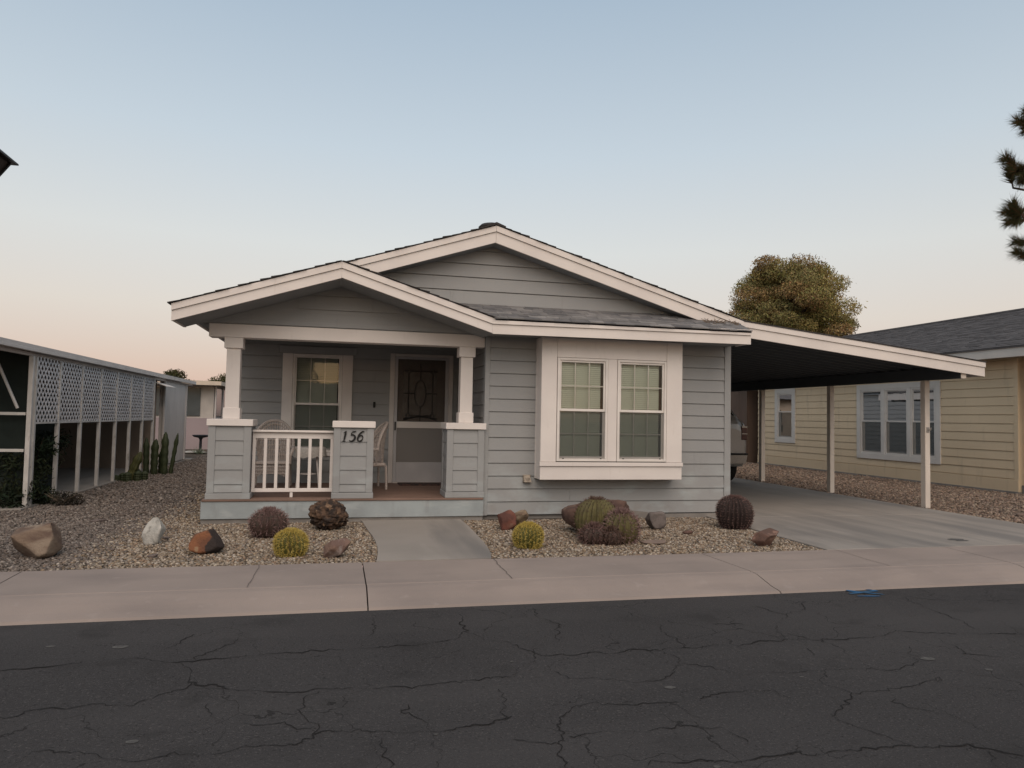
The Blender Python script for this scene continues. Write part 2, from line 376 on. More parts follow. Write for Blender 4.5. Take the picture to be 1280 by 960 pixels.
def double_hung(parent, mp, a0, a1, z0, z1, zm, vinyl, d=-.03, cols=3, rows=2, screen=True, blind=BLIND, fw=.035, lower_grid=True, blind_d=.06, tagk=''):
    """sash window: outer frame, upper and lower sash, glass, bars, screen, blind"""
    b = MB(); e = .003
    b.box(a0, a0+fw, d, d+.08, z0, z1, e, mp); b.box(a1-fw, a1, d, d+.08, z0, z1, e, mp)
    b.box(a0+fw, a1-fw, d, d+.08, z0, z0+fw, e, mp); b.box(a0+fw, a1-fw, d, d+.08, z1-fw, z1, e, mp)
    b.build('window_frame', vinyl, parent)
    i0, i1, j0, j1 = a0+fw, a1-fw, z0+fw, z1-fw
    r = .028
    for (lo, hi, dd, nm) in ((j0, zm+.02, d+.045, 'lower_sash'), (zm-.02, j1, d+.018, 'upper_sash')):
        b = MB(); b.box(i0, i0+r, dd, dd+.025, lo, hi, e, mp); b.box(i1-r, i1, dd, dd+.025, lo, hi, e, mp)
        b.box(i0+r, i1-r, dd, dd+.025, lo, lo+r*1.3, e, mp); b.box(i0+r, i1-r, dd, dd+.025, hi-r, hi, e, mp)
        b.build(nm, vinyl, parent)
        g = MB(); p = [mp(i0+r, dd+.012, lo+r), mp(i1-r, dd+.012, lo+r), mp(i1-r, dd+.012, hi-r), mp(i0+r, dd+.012, hi-r)]
        p2 = [mp(i0+r, dd+.016, lo+r), mp(i1-r, dd+.016, lo+r), mp(i1-r, dd+.016, hi-r), mp(i0+r, dd+.016, hi-r)]
        g.add(p, [(0, 1, 2, 3)]); g.build('pane', GLASS, parent)
        if nm == 'upper_sash' or lower_grid:
            g = MB(); w_ = .008
            for k in range(1, cols):
                a = i0+r+(i1-i0-2*r)*k/cols; g.box(a-w_, a+w_, dd+.018, dd+.024, lo+r, hi-r, mp=mp)
            for k in range(1, rows):
                zz = lo+r+(hi-lo-2*r)*k/rows; g.box(i0+r, i1-r, dd+.0185, dd+.0235, zz-w_, zz+w_, mp=mp)
            g.build('muntin_bars', vinyl, parent)
    if screen:
        g = MB(); p = [mp(i0+.01, d+.012, j0+.01), mp(i1-.01, d+.012, j0+.01), mp(i1-.01, d+.012, zm-.03), mp(i0+.01, d+.012, zm-.03)]
        g.add(p, [(0, 1, 2, 3)]); g.build('insect_screen', SCREEN, parent)
    if blind:
        g = MB(); n = int((j1-j0)/.03)
        for k in range(n):
            zz = j0+.01+(j1-j0-.02)*k/n
            pts = [mp(i0+.03, d+.09+blind_d, zz), mp(i1-.045, d+.09+blind_d, zz), mp(i1-.045, d+.112+blind_d, zz+.030), mp(i0+.03, d+.112+blind_d, zz+.030)]
            g.add(pts, [(0, 1, 2, 3)])
        g.build('blind', blind, parent)

# ================================================================== SETTING
# terrain: one sheet to the horizon, just under the gravel
b = MB(); b.add([(-900, -900, -.16), (900, -900, -.16), (900, 6.6, -.16), (-900, 6.6, -.16)], [(0, 1, 2, 3)])
tag(b.build('terrain', mat('far_earth', (.20, .17, .13), (.15, .13, .10), .95, .4)), kind='structure')
b = MB()
xs = [-900, -60, -20, 5.66, 10.36, 30, 60, 900]; ys = [7.55, 30, 60, 900]
for i in range(len(xs)-1):
    for j in range(len(ys)-1):
        b.add([(xs[i], ys[j], -.012), (xs[i+1], ys[j], -.012), (xs[i+1], ys[j+1], -.012), (xs[i], ys[j+1], -.012)], [(0, 1, 2, 3)])
gravel_ground = tag(b.build('gravel_ground', GRAVEL_BED), kind='structure')

# road with uneven edge, cracks as thin ribbons laid just above
ROAD_Z = -.10
N = 1600; V = []; Fq = []
for i in range(N+1):
    x = -40+80*i/N
    for j, y in enumerate((-4.5, -2, 0, 2, 4, 5.6, 6.285+.022*mnoise.noise((x*5, 0, 0))+.014*mnoise.noise((x*19, 3, 0)))): V.append((x, y, ROAD_Z+.03*(1-((y-1)/5.3)**2)*.8-.02))
for i in range(N):
    for j in range(6): Fq.append((i*7+j, (i+1)*7+j, (i+1)*7+j+1, i*7+j+1))
b = MB(); b.add(V, Fq); road = tag(b.build('road', ROAD, smooth=True), kind='structure')
b = MB(); b.box(-300, -40, -4.5, 6.25, -.15, -.105); b.box(40, 300, -4.5, 6.25, -.15, -.105)
tag(b.build('road_beyond', ROAD), kind='structure')
def road_z(y): return ROAD_Z+.03*(1-((y-1)/5.3)**2)*.8-.02
CR = []
def tr(o, s, lines):
    for l in lines: CR.append([(o[0]+x/s, o[1]+y/s) for x, y in l])
tr((0, 720), 2, [[(0,232),(340,200),(460,212),(700,190),(890,175),(1060,168),(1135,155),(1165,135),(1150,90)], [(890,175),(935,130),(935,92),(1100,85)], [(1165,135),(1280,165)],
 [(0,350),(210,318),(310,318),(460,275),(470,255),(465,210)], [(470,260),(640,285),(860,282),(1060,270),(1280,250)], [(340,200),(430,170),(490,140)], [(490,205),(530,180),(640,130)],
 [(800,285),(760,305),(770,345),(790,375),(785,405)], [(785,405),(560,440),(340,455),(200,445),(60,440),(20,480)], [(785,395),(900,385),(1080,388),(1220,365),(1280,350)],
 [(520,315),(515,350),(560,370),(535,420)], [(1080,390),(1090,440),(1085,480)], [(1250,280),(1270,320),(1260,360)], [(560,370),(700,365),(785,375)], [(940,400),(950,440),(975,478)], [(1080,388),(1000,330),(1020,318)]])
tr((640, 700), 2, [[(0,210),(60,235),(250,228),(430,215),(600,205),(690,195)], [(290,125),(370,160),(390,185),(435,218)], [(690,195),(655,155),(690,130),(725,125),(720,100)], [(690,180),(760,200),(890,190),(960,178),(1170,182),(1260,180)],
 [(380,225),(430,262),(520,268),(600,285),(780,275),(830,272),(960,270),(1010,250),(995,215)], [(430,262),(370,295),(300,300),(170,290),(135,295),(90,260)], [(780,275),(775,305),(850,330),(940,325),(1020,312),(1070,290)],
 [(850,330),(860,350),(790,385),(880,420),(990,462)], [(340,515),(600,495),(760,490),(880,468),(990,462),(1130,462),(1280,490)], [(0,445),(110,455),(135,430),(110,385),(150,360),(400,350)], [(110,455),(125,520)],
 [(960,80),(1050,120),(1170,170)], [(1070,195),(1140,235),(1280,245)], [(735,215),(780,255),(840,272)], [(140,440),(430,410),(540,420),(590,455)], [(370,350),(440,380),(540,410)], [(470,345),(580,320),(660,325),(700,345)],
 [(1190,480),(1215,520)], [(50,115),(55,135),(110,155),(125,180),(105,200)], [(605,110),(690,135)], [(500,155),(580,158)], [(1070,290),(1090,310),(1280,330)], [(960,345),(1000,370),(1100,385),(1170,420),(1280,450)], [(1280,95),(1040,95),(960,80)], [(0,285),(40,245),(50,215)]])
def ribbon(pts, wf):
    """pts in world XY -> ribbon quads following the road"""
    fine = []
    for (x0, y0), (x1, y1) in zip(pts, pts[1:]):
        L = math.hypot(x1-x0, y1-y0); n = max(2, int(L/.02))
        for k in range(n):
            t = k/n; fine.append((x0+(x1-x0)*t, y0+(y1-y0)*t))
    fine.append(pts[-1])
    out = []
    for i, (x, y) in enumerate(fine):
        jx = .06*mnoise.noise((x*5, y*5, 1.3))+.034*mnoise.noise((x*21, y*21, 5)); jy = .06*mnoise.noise((x*5, y*5, 7.7))+.034*mnoise.noise((x*21, y*21, 9))
        if i in (0, len(fine)-1): jx = jy = 0
        out.append((x+jx, y+jy))
    b = MB(); L = []
    for i, (x, y) in enumerate(out):
        a = out[max(i-1, 0)]; c = out[min(i+1, len(out)-1)]; dx, dy = c[0]-a[0], c[1]-a[1]; l = math.hypot(dx, dy) or 1
        wd = wf*max(.12, .55+1.1*mnoise.noise((x*3.1, y*3.1, 2))+.5*mnoise.noise((x*17, y*17, 4)))
        if i in (0, len(out)-1): wd *= .3
        z = road_z(y)+.0035
        L += [(x-dy/l*wd, y+dx/l*wd, z), (x+dy/l*wd, y-dx/l*wd, z)]
    b.add(L, [(2*i, 2*i+1, 2*i+3, 2*i+2) for i in range(len(out)-1)]); return b
for k, l in enumerate(CR):
    pts = [ground(x, y, -.097) for x, y in l]
    big = k in (0, 4, 9, 16, 19, 24)
    ribbon(pts, .0062 if big else .0038).build('crack', CRACK, road)
# blue utility paint at the kerb, pale blots on the asphalt
BLUE = mat('blue_paint', (.02, .10, .22), (.03, .07, .12), .8, 12, ramp=(.4, .6))
for (x0, y0, x1, y1, wd) in ((1058,737,1104,742,.035), (1062,741,1096,737,.03), (1066,734,1090,736,.02), (1072,744,1100,744,.018)):
    p, q = ground(x0, y0, -.105), ground(x1, y1, -.105); b = MB(); n = 14; L = []
    for i in range(n+1):
        t = i/n; x, y = p[0]+(q[0]-p[0])*t, p[1]+(q[1]-p[1])*t; ww = wd*(.6+.9*abs(mnoise.noise((x*9, y*9, wd*100)))); z = road_z(y)+.0045+.0006*wd*100
        L += [(x, y+ww, z), (x, y-ww, z)]
    b.add(L, [(2*i, 2*i+1, 2*i+3, 2*i+2) for i in range(n)]); b.build('paint_mark', BLUE, road)
BLOT = mat('pale_blot', (.10, .097, .092), (.055, .054, .053), .9, 30)
for (x, y, r_) in ((838,858,.035), (1002,845,.016), (64,805,.03), (150,806,.05), (1160,822,.05), (1236,836,.03), (714,825,.012), (896,958,.02), (640,825,.015), (165,926,.03), (545,917,.012)):
    c_ = ground(x, y, -.097); b = MB(); n = 11
    P = [(c_[0]+r_*(1+.5*mnoise.noise((k*2.3, x, y)))*math.cos(2*math.pi*k/n), c_[1]+.7*r_*math.sin(2*math.pi*k/n)) for k in range(n)]
    b.add([(p_[0], p_[1], road_z(p_[1])+.003) for p_ in P], [tuple(range(n))]); b.build('pale_spot', BLOT, road)

# sidewalk with rolled kerb, slabs between joints
b = MB(); b.box(-60, 60, 6.30, 7.60, -.16, -.115)
sidewalk = tag(b.build('sidewalk', JOINT), kind='structure')
prof = [(7.62, -.1), (7.62, .004), (7.60, .010), (6.705, -.004), (6.695, -.010), (6.68, -.005), (6.60, -.012), (6.48, -.040), (6.36, -.075), (6.25, -.100), (6.215, -.135)]
def slab(x0, x1, jl=0, jr=0, seed=0):
    nx = max(2, int((x1-x0)/.25)); V = []; n = len(prof)
    for i in range(nx+1):
        t = i/nx
        for j, (y, z) in enumerate(prof):
            wob = 0
            if i == 0: wob = jl*(.5*mnoise.noise((y*2.2, x0, 0))+.3*(7.6-y))
            if i == nx: wob = jr*(.5*mnoise.noise((y*2.2, x1, 0))+.3*(7.6-y))
            V.append((x0+(x1-x0)*t+wob, y, z+.004*mnoise.noise(((x0+(x1-x0)*t)*.8, y*2, 3))*(1 if 0 < j < n-1 else 0)))
    Fq = [(i*n+j, i*n+j+1, (i+1)*n+j+1, (i+1)*n+j) for i in range(nx) for j in range(n-1)]
    Fq += [tuple(range(n-1, -1, -1)), tuple(nx*n+j for j in range(n))]
    b = MB(); b.add(V, Fq); return b.build('slab', CONC_SIDE, sidewalk)
joints = [-60, -45, -30, -21.2, -18.1, -15.1, -12.0, -8.9, -5.85, -2.78, .27, 4.02, 7.3, 10.4, 13.5, 16.6, 20, 30, 45, 60]
for k in range(len(joints)-1):
    g = .006
    slab(joints[k]+g, joints[k+1]-g, .25 if joints[k] == 4.02 else .02, .25 if joints[k+1] == 4.02 else .02)

for (x, y0, y1, wd) in ((-.72, 6.70, 7.60, .004), (1.62, 6.70, 7.60, .005), (-4.3, 6.70, 7.60, .004), (5.75, 6.72, 7.6, .004), (8.9, 6.72, 7.6, .004)):
    b = MB(); n = 26; L = []
    for i in range(n+1):
        yy = y0+(y1-y0)*i/n; xx = x+.02*mnoise.noise((yy*3, x, 0))+.012*mnoise.noise((yy*14, x, 0)); z = .010-(7.6-yy)*.0156+.0062; ww = wd*(.6+.7*abs(mnoise.noise((yy*8, x, 5))))
        L += [(xx-ww, yy, z), (xx+ww, yy, z)]
    b.add(L, [(2*i, 2*i+1, 2*i+3, 2*i+2) for i in range(n)]); b.build('crack', mat('hairline', (.13, .11, .10), rough=1), sidewalk)
# front walk, flared at the sidewalk
left = [(450.4,647),(454,653),(459,661.5),(465,669),(469.5,676.5),(472,684.5),(472,694),(471,703.6)]
right = [(568,642.5),(584,656),(598.6,671),(605,678),(610,685),(614,692),(615.5,699)]
P = [ground(*q, .012) for q in left]; Q = [ground(*q, .012) for q in right]
P = [(P[0][0], 10.58)]+P[1:-1]+[(P[-1][0], 7.625)]; Q = [(Q[0][0], 10.58)]+Q[1:-1]+[(Q[-1][0], 7.625)]
WALK = P+Q[::-1]
b = MB(); b.prism_z(WALK, -.08, .014); tag(b.build('front_walk', CONC_DRIVE), kind='structure')

# driveway: two pours with a joint, a tyre-dark stain
b = MB(); b.box(5.685, 10.335, 7.64, 22.9, -.12, -.02); driveway = tag(b.build('driveway', JOINT), kind='structure')
for (y0, y1) in ((7.63, 10.40), (10.412, 14.6), (14.612, 18.8), (18.812, 22.9)):
    for (x0, x1) in ((5.68, 10.34),):
        b = MB(); b.box(x0, x1, y0, y1, -.10, .011, .006); b.build('slab', CONC_DRIVE, driveway)
OIL = mat('oil_stain', (.07, .07, .066), (.12, .115, .11), .7, 14)
for (x, y, rx, ry) in ((1195,674.5,.13,.06), (1203,676,.10,.03), (1120,655,.2,.12)):
    c_ = ground(x, y, .011); b = MB(); n = 16
    b.add([(c_[0]+rx*(1+.4*mnoise.noise((k*1.7, x, 0)))*math.cos(2*math.pi*k/n), c_[1]+ry*(1+.5*mnoise.noise((k*1.3, y, 4)))*math.sin(2*math.pi*k/n), .0145+x*1e-7) for k in range(n)], [tuple(range(n))])
    if x != 1120: b.build('oil_stain', OIL, driveway)

# neighbour's patio slab on the left
b = MB(); b.box(-8.6, -4.52, 12.2, 25.2, -.1, .018, .005); tag(b.build('patio_slab', CONC_DRIVE), kind='structure')

# gravel: pebbles as real stones, one mesh of stuff
phi = (1+5**.5)/2
ICO_V = np.array([(-1,phi,0),(1,phi,0),(-1,-phi,0),(1,-phi,0),(0,-1,phi),(0,1,phi),(0,-1,-phi),(0,1,-phi),(phi,0,-1),(phi,0,1),(-phi,0,-1),(-phi,0,1)])/math.hypot(1, phi)
ICO_F = np.array([(0,11,5),(0,5,1),(0,1,7),(0,7,10),(0,10,11),(1,5,9),(5,11,4),(11,10,2),(10,7,6),(7,1,8),(3,9,4),(3,4,2),(3,2,6),(3,6,8),(3,8,9),(4,9,5),(2,4,11),(6,2,10),(8,6,7),(9,8,1)])
def inpoly(x, y, poly):
    c = np.zeros(len(x), bool); n = len(poly)
    for i in range(n):
        (x0, y0), (x1, y1) = poly[i], poly[(i+1) % n]
        k = ((y0 > y) != (y1 > y)) & (x < (x1-x0)*(y-y0)/((y1-y0) or 1e-9)+x0); c ^= k
    return c
PAL_T = .76*np.array([(.5,.43,.34),(.40,.31,.22),(.30,.225,.15),(.46,.39,.31),(.20,.155,.11),(.34,.28,.22),(.26,.20,.15),(.52,.46,.39),(.22,.19,.165),(.33,.23,.16)])
PAL_D = .74*np.array([(.22,.185,.16),(.165,.14,.125),(.28,.24,.21),(.13,.112,.10),(.20,.16,.135),(.25,.205,.175),(.34,.30,.265)])
PAL_R = .76*np.array([(.36,.26,.19),(.26,.185,.135),(.42,.34,.26),(.19,.14,.11),(.30,.21,.16),(.24,.19,.15),(.40,.30,.24),(.17,.13,.11)])
def pebbles(name, x0, x1, y0, y1, dens, r0, r1, pal, mask=None, label=''):
    n = int((x1-x0)*(y1-y0)*dens); x = rng.uniform(x0, x1, n); y = rng.uniform(y0, y1, n)
    k = np.ones(n, bool) if mask is None else mask(x, y)
    x, y = x[k], y[k]; n = len(x)
    sc_ = rng.uniform(r0, r1, n)[:, None]*rng.uniform([.75, .75, .45], [1.35, 1.2, .85], (n, 3))
    an = rng.uniform(0, 6.28, n); tl = rng.normal(0, .35, n)
    P = ICO_V[None]*(1+rng.uniform(-.22, .22, (n, 12, 1)))*sc_[:, None, :]
    c, s_ = np.cos(tl)[:, None], np.sin(tl)[:, None]; P = np.stack([P[..., 0]*c-P[..., 2]*s_, P[..., 1], P[..., 0]*s_+P[..., 2]*c], -1)
    c, s_ = np.cos(an)[:, None], np.sin(an)[:, None]; P = np.stack([P[..., 0]*c-P[..., 1]*s_, P[..., 0]*s_+P[..., 1]*c, P[..., 2]], -1)
    P += np.stack([x, y, -.012+sc_[:, 2]*rng.uniform(.25, .95, n)], -1)[:, None, :]
    Fa = (ICO_F[None]+12*np.arange(n)[:, None, None]).reshape(-1, 3)
    pl = pal(x, y) if callable(pal) else pal[rng.integers(0, len(pal), n)]
    colr = pl*rng.uniform(.65, 1.3, (n, 1))
    o = big_mesh(name, P.reshape(-1, 3), Fa, PEBBLE, colors=np.repeat(colr, 12, 0))
    return tag(o, label, 'gravel', kind='stuff')
def yard_mask(x, y):
    k = ~inpoly(x, y, WALK)
    k &= ~((y > 10.53) & (x > -1.80)); k &= ~((x > 5.66)); return k
def nz2(x, y, f, s): return np.array([mnoise.noise((a*f, c*f, s)) for a, c in zip(x, y)])
def yard_pal(x, y):
    edge = -2.45+.02*(y-8)+.35*nz2(x, y, .8, 2)+.5*(rng.uniform(-1, 1, len(x)))*.7
    t = PAL_T[rng.integers(0, len(PAL_T), len(x))]; d = PAL_D[rng.integers(0, len(PAL_D), len(x))]
    return np.where((x < edge)[:, None], d, t)
pebbles('front_gravel', -4.6, 5.68, 7.635, 10.7, 1650, .0105, .0185, yard_pal, yard_mask, 'loose tan and grey landscaping gravel around the cacti and boulders')
pebbles('side_gravel', -9, -1.78, 10.7, 13.0, 1000, .013, .021, yard_pal, lambda x, y: (x > -4.5) | (y < 12.2), 'grey and tan gravel beside the porch end')
pebbles('side_gravel', -4.5, -1.78, 13.0, 27.0, 520, .016, .028, yard_pal, None, 'gravel strip running back between porch and lattice patio')
pebbles('drive_gravel', 10.36, 14.9, 7.65, 16, 620, .016, .028, PAL_R, None, 'reddish brown gravel strip between driveway and tan house')
pebbles('drive_gravel', 10.36, 14.9, 16, 27, 380, .018, .034, PAL_R, None, 'reddish brown gravel behind the carport posts')

# ================================================================== MAIN HOUSE
WY, PY = 10.66, 13.02        # front wall plane, porch back wall plane
house = thing('house', 'grey blue single storey house with white trimmed double gables and columned porch', 'house', (2.2, 12, 0))
b = MB(); b.box(-1.70, 6.09, 10.70, 30.2, -.05, .06); b.build('foundation', CONC_FOUND, house)

def part(name, loc): return empty(name, loc, house)
# --- front room wall
fw_ = part('front_wall', (4.1, WY, .05)); BAYH = (2.905, 5.105, .62, 2.76)
wall_core(fw_, front(WY), 2.10, 6.11, .05, 2.74, SIDING, [BAYH])
lap_wall(fw_, front(WY), 2.165, 6.02, .05, 2.72, .1907, SIDING, [BAYH])
for (x0, x1) in ((2.095, 2.165), (6.02, 6.128)):
    b = MB(); b.box(x0, x1, WY-.028, WY+.02, .05, 2.72, .003); b.build('corner_trim', SIDING, fw_)
b = MB(); b.box(6.112, 6.132, WY-.026, WY+.09, .05, 2.72, .003); b.build('corner_trim', SIDING, fw_)
# --- dryer vent
b = MB(); b.box(2.70, 2.82, WY-.03, WY-.012, .53, .65, .006); b.lathe([(.045, 0), (.045, .05)], (2.76, WY-.05, .56), 12)
b.hexa([(2.705, WY-.10, .545), (2.815, WY-.10, .545), (2.815, WY-.03, .545), (2.705, WY-.03, .545), (2.715, WY-.05, .64), (2.805, WY-.05, .64), (2.805, WY-.03, .64), (2.715, WY-.03, .64)])
b.build('dryer_vent', mat('vent_plastic', (.36, .31, .25), (.22, .19, .16), .6, 14), house)

# --- bay window
BY = 10.33; bay = part('bay_window', (4.0, BY, .6)); f = front(BY)
for nm, x0, x1, z0, z1, d0, d1 in (('jamb_panel', 2.88, 3.118, .862, 2.70, 0, .04), ('jamb_panel', 4.872, 5.13, .862, 2.70, 0, .04), ('head_panel', 3.121, 4.869, 2.408, 2.70, .002, .04), ('mullion', 3.915, 4.062, .872, 2.405, -.002, .04),
        ('sill', 2.868, 5.142, .80, .858, -.022, .05), ('apron', 2.88, 5.13, .60, .797, 0, .04), ('bottom_panel', 2.885, 5.125, .605, .63, .045, .33)):
    b = MB(); b.box(x0, x1, d0, d1, z0, z1, .004, f); b.build(nm, TRIM, bay)
for x0, x1 in ((2.882, 2.905), (5.105, 5.128)):
    b = MB(); b.box(x0, x1, .043, .332, .602, 2.70, .003, f); b.build('side_panel', TRIM, bay)
for x0, x1 in ((2.877, 2.918), (5.092, 5.133)):
    b = MB(); b.box(x0, x1, .265, .331, .60, 2.69, .003, f); b.build('corner_trim', TRIM, bay)
for (x0, x1) in ((3.125, 3.910), (4.067, 4.862)):
    double_hung(bay, f, x0, x1, .872, 2.402, 1.632, VINYL, d=-.012, cols=3, rows=2, blind_d=.01)
    for xx in (x0+.10, x1-.10):
        b = MB(); b.box(xx-.012, xx+.012, -.016, -.006, .909, .921, .002, f); b.build('screen_latch', BLACK, bay)
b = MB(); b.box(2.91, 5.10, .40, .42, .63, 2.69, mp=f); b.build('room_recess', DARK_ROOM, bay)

# --- porch deck
DZ = .32
deck = part('porch_deck', (.17, 11.8, 0))
b = MB(); b.box(-1.74, 2.07, 10.60, 13.0, .05, .27); b.build('deck_frame', DARK_ROOM, deck)
n = 17
for k in range(n):
    y0 = 10.545+(PY-.01-10.545)*k/n; y1 = 10.545+(PY-.01-10.545)*(k+1)/n-.005
    b = MB(); b.box(-1.765, 2.088, y0, y1, .292, DZ, .004); b.build('deck_board', DECK, deck, share='d')
SKIRT = mat('skirt_paint', (.33, .37, .38), (.27, .30, .31), .65, 2.4, bump=.2, bscale=30, bstretch=(.6, 4, 4))
layer(SKIRT, (.42, .45, .45), 3.0, .55, .70, (1, 1, 3), .5); layer(SKIRT, (.20, .20, .195), 4.0, .58, .75, (2, 2, .6), .4)
b = MB(); b.box(-1.775, 2.092, 10.56, 10.59, .055, .290, .004); b.box(-1.775, -1.745, 10.592, 13.0, .055, .290, .004); b.build('skirt_board', SKIRT, deck)
b = MB(); b.box(-1.77, 2.09, 10.585, 10.68, -.05, .052); b.build('footing', CONC_FOUND, deck)

# --- porch back wall, side wall, ceiling
pw = part('porch_wall', (.2, PY, DZ)); fp = front(PY)
PWIN = (-.94, .19, .80, 2.54); DOORH = (.875, 1.955, .30, 2.58)
wall_core(pw, fp, -1.72, 2.10, .05, 2.74, SIDING, [PWIN, DOORH])
lap_wall(pw, fp, -1.63, 2.06, DZ-.02, 2.74, .197, SIDING, [PWIN, DOORH])
b = MB(); b.box(-1.725, -1.63, PY-.026, PY+.01, .06, 2.73, .003); b.build('corner_trim', SIDING, pw)
sw = part('porch_side_wall', (2.11, 11.8, DZ)); fs = facing_left(2.118)
wall_core(sw, fs, 10.70, 13.0, .05, 2.74, SIDING)
lap_wall(sw, fs, 10.72, 12.98, DZ-.02, 2.74, .197, SIDING, tagk='s')
b = MB(); b.box(-1.95, 2.10, 10.95, 13.01, 2.735, 2.755); b.build('porch_ceiling', SOFFIT, house)
# window
pwin = part('porch_window', (-.37, PY, .8)); 
for nm, x0, x1, z0, z1, m_ in (('casing', -.958, -.79, .84, 2.528, TRIM), ('casing', .038, .21, .84, 2.528, TRIM), ('sill', -1.0, .25, .78, .838, TRIM), ('header', -1.022, .272, 2.531, 2.655, SIDING)):
    b = MB(); b.box(x0, x1, -.045 if nm != 'header' else -.052, .01, z0, z1, .004, fp); b.build(nm, m_, pwin)
double_hung(pwin, fp, -.788, .036, .842, 2.526, 1.672, VINYL, d=-.035, cols=3, rows=2, blind=BLIND_D, blind_d=.01)
room_recess(pwin, fp, -.94, .19, .80, 2.54)
# front door with screen door
door = part('front_door', (1.42, PY, DZ))
DTRIM = mat('door_trim_paint', (.62, .58, .55), (.55, .515, .49), .6, 3); DPAN = mat('screen_door_paint', (.48, .47, .475), (.43, .42, .43), .5, 3)
for nm, x0, x1, z0, z1, d0 in (('casing', .855, .935, DZ, 2.592, -.045), ('casing', 1.895, 1.972, DZ, 2.592, -.045), ('casing', .937, 1.893, 2.545, 2.592, -.044)):
    b = MB(); b.box(x0, x1, d0, .02, z0, z1, .004, fp); b.build(nm, DTRIM, door)
for nm, x0, x1, z0, z1, m_ in (('stile', .938, .992, .335, 2.543, DPAN), ('stile', 1.836, 1.892, .335, 2.543, DPAN), ('top_rail', .993, 1.835, 2.498, 2.542, DPAN), ('middle_rail', .993, 1.835, 1.282, 1.395, TRIM), ('kick_panel', .993, 1.835, .335, .68, DPAN)):
    b = MB(); b.box(x0, x1, -.040, -.012, z0, z1, .003, fp); b.build(nm, m_, door)
for z0, z1 in ((1.395, 2.498), (.68, 1.282)):
    b = MB(); b.add([fp(.99, -.024, z0), fp(1.838, -.024, z0), fp(1.838, -.024, z1), fp(.99, -.024, z1)], [(0, 1, 2, 3)]); b.build('screen_mesh', SCREEN_DOOR if z0 > 1 else SCREEN_LOW, door)
b = MB(); b.box(.938, 1.892, .05, .09, .33, 2.54, .003, fp); b.build('door_slab', mat('door_brown', (.15, .115, .09), (.11, .085, .07), .5, 4), door)
b = MB(); b.box(1.09, 1.69, .03, .047, 1.45, 2.30, .004, fp); b.build('door_lite', mat('frosted_lite', (.16, .15, .135), (.11, .10, .09), .25, 9), door)
b = MB(); r_ = .0085
oc, orx, orz = (1.395, 1.895), .10, .235
ov = [fp(oc[0]+orx*math.cos(2*math.pi*k/28), -.028, oc[1]+orz*math.sin(2*math.pi*k/28)) for k in range(29)]
b.tube(ov, r_*1.2, 5)
for (x0, z0, x1, z1) in ((1.395,2.13,1.395,2.42),(1.395,1.66,1.395,1.40),(1.10,1.895,1.295,1.895),(1.495,1.895,1.69,1.895),(1.20,2.29,1.60,2.29),(1.20,1.50,1.60,1.50),(1.185,2.26,1.185,1.53),(1.61,2.26,1.61,1.53),(1.11,2.29,1.17,2.29),(1.62,2.29,1.69,2.29)):
    b.tube([fp(x0, -.028, z0), fp(x1, -.028, z1)], r_, 5)
for (x, z) in ((1.185, 2.29), (1.61, 2.29), (1.185, 1.50), (1.61, 1.50)):
    b.tube([fp(x+.04*math.cos(2*math.pi*k/12), -.029, z+.04*math.sin(2*math.pi*k/12)) for k in range(13)], r_, 5)
for z, d_ in ((1.42, .06), (1.45, .03)):
    b.tube([fp(1.10+.60*k/14, -.028, z+d_*math.sin(math.pi*k/14)) for k in range(15)], r_, 5)
b.build('scroll_grille', BLACK, door)
b = MB(); b.box(.952, .974, -.075, -.040, 1.24, 1.39, .004, fp); b.build('handle', BLACK, door)
b = MB(); b.box(.938, 1.892, -.10, .0, DZ, .334, .003, fp); b.build('threshold', DTRIM, door)
room_recess(door, fp, .875, 1.955, .30, 2.58, .12, .3)
b = MB(); b.box(.575, .615, -.035, -.010, 1.63, 1.73, .004, fp); b.box(.585, .605, -.042, -.034, 1.66, 1.70, .003, fp); b.build('doorbell', BLACK, pw)

# --- piers, columns, beam
def pier(cx, number=False):
    p = part('porch_pier', (cx, 10.85, DZ)); h = .277; y0, y1 = 10.575, 11.12
    b = MB(); b.box(cx-h+.03, cx+h-.03, y0+.03, y1-.03, DZ, 1.313); b.build('pier_core', SIDING, p)
    for sx in (-1, 1):
        for (ya, yb) in ((y0, y0+.09), (y1-.09, y1)):
            b = MB(); b.box(cx+sx*h, cx+sx*(h-.095), ya, yb, DZ+.082, 1.312, .004); b.build('corner_trim', SIDING, p, share=f'c{sx}')
    b = MB(); b.box(cx-h-.012, cx+h+.012, y0-.012, y1+.012, DZ, DZ+.080, .006); b.build('base_trim', SIDING, p, share='b')
    b = MB(); b.box(cx-.298, cx+.298, y0-.024, y1+.024, 1.315, 1.406, .005); b.build('cap', TRIM, p, share='c')
    for k in range(5):
        z0 = .405+(.11 if k else 0)+(k-1)*.198*(1 if k else 0); z1 = .405+.11+k*.198 if k < 4 else 1.312
        q = (cx-h+.095, cx+h-.095, cx-h+.095, cx+h-.095, z0+.007, z1)
        board_piece(p, front(y0+.03), q, SIDING, .022, .010, share=f'p{k}', back=.0)
        for mp_ in (facing_left(cx-h+.03), facing_right(cx+h-.03)):
            board_piece(p, mp_, (y0+.09, y1-.09, y0+.09, y1-.09, z0+.007, z1), SIDING, .022, .010, back=.0)
    return p
piers = [pier(-1.44), pier(.213), pier(1.815)]
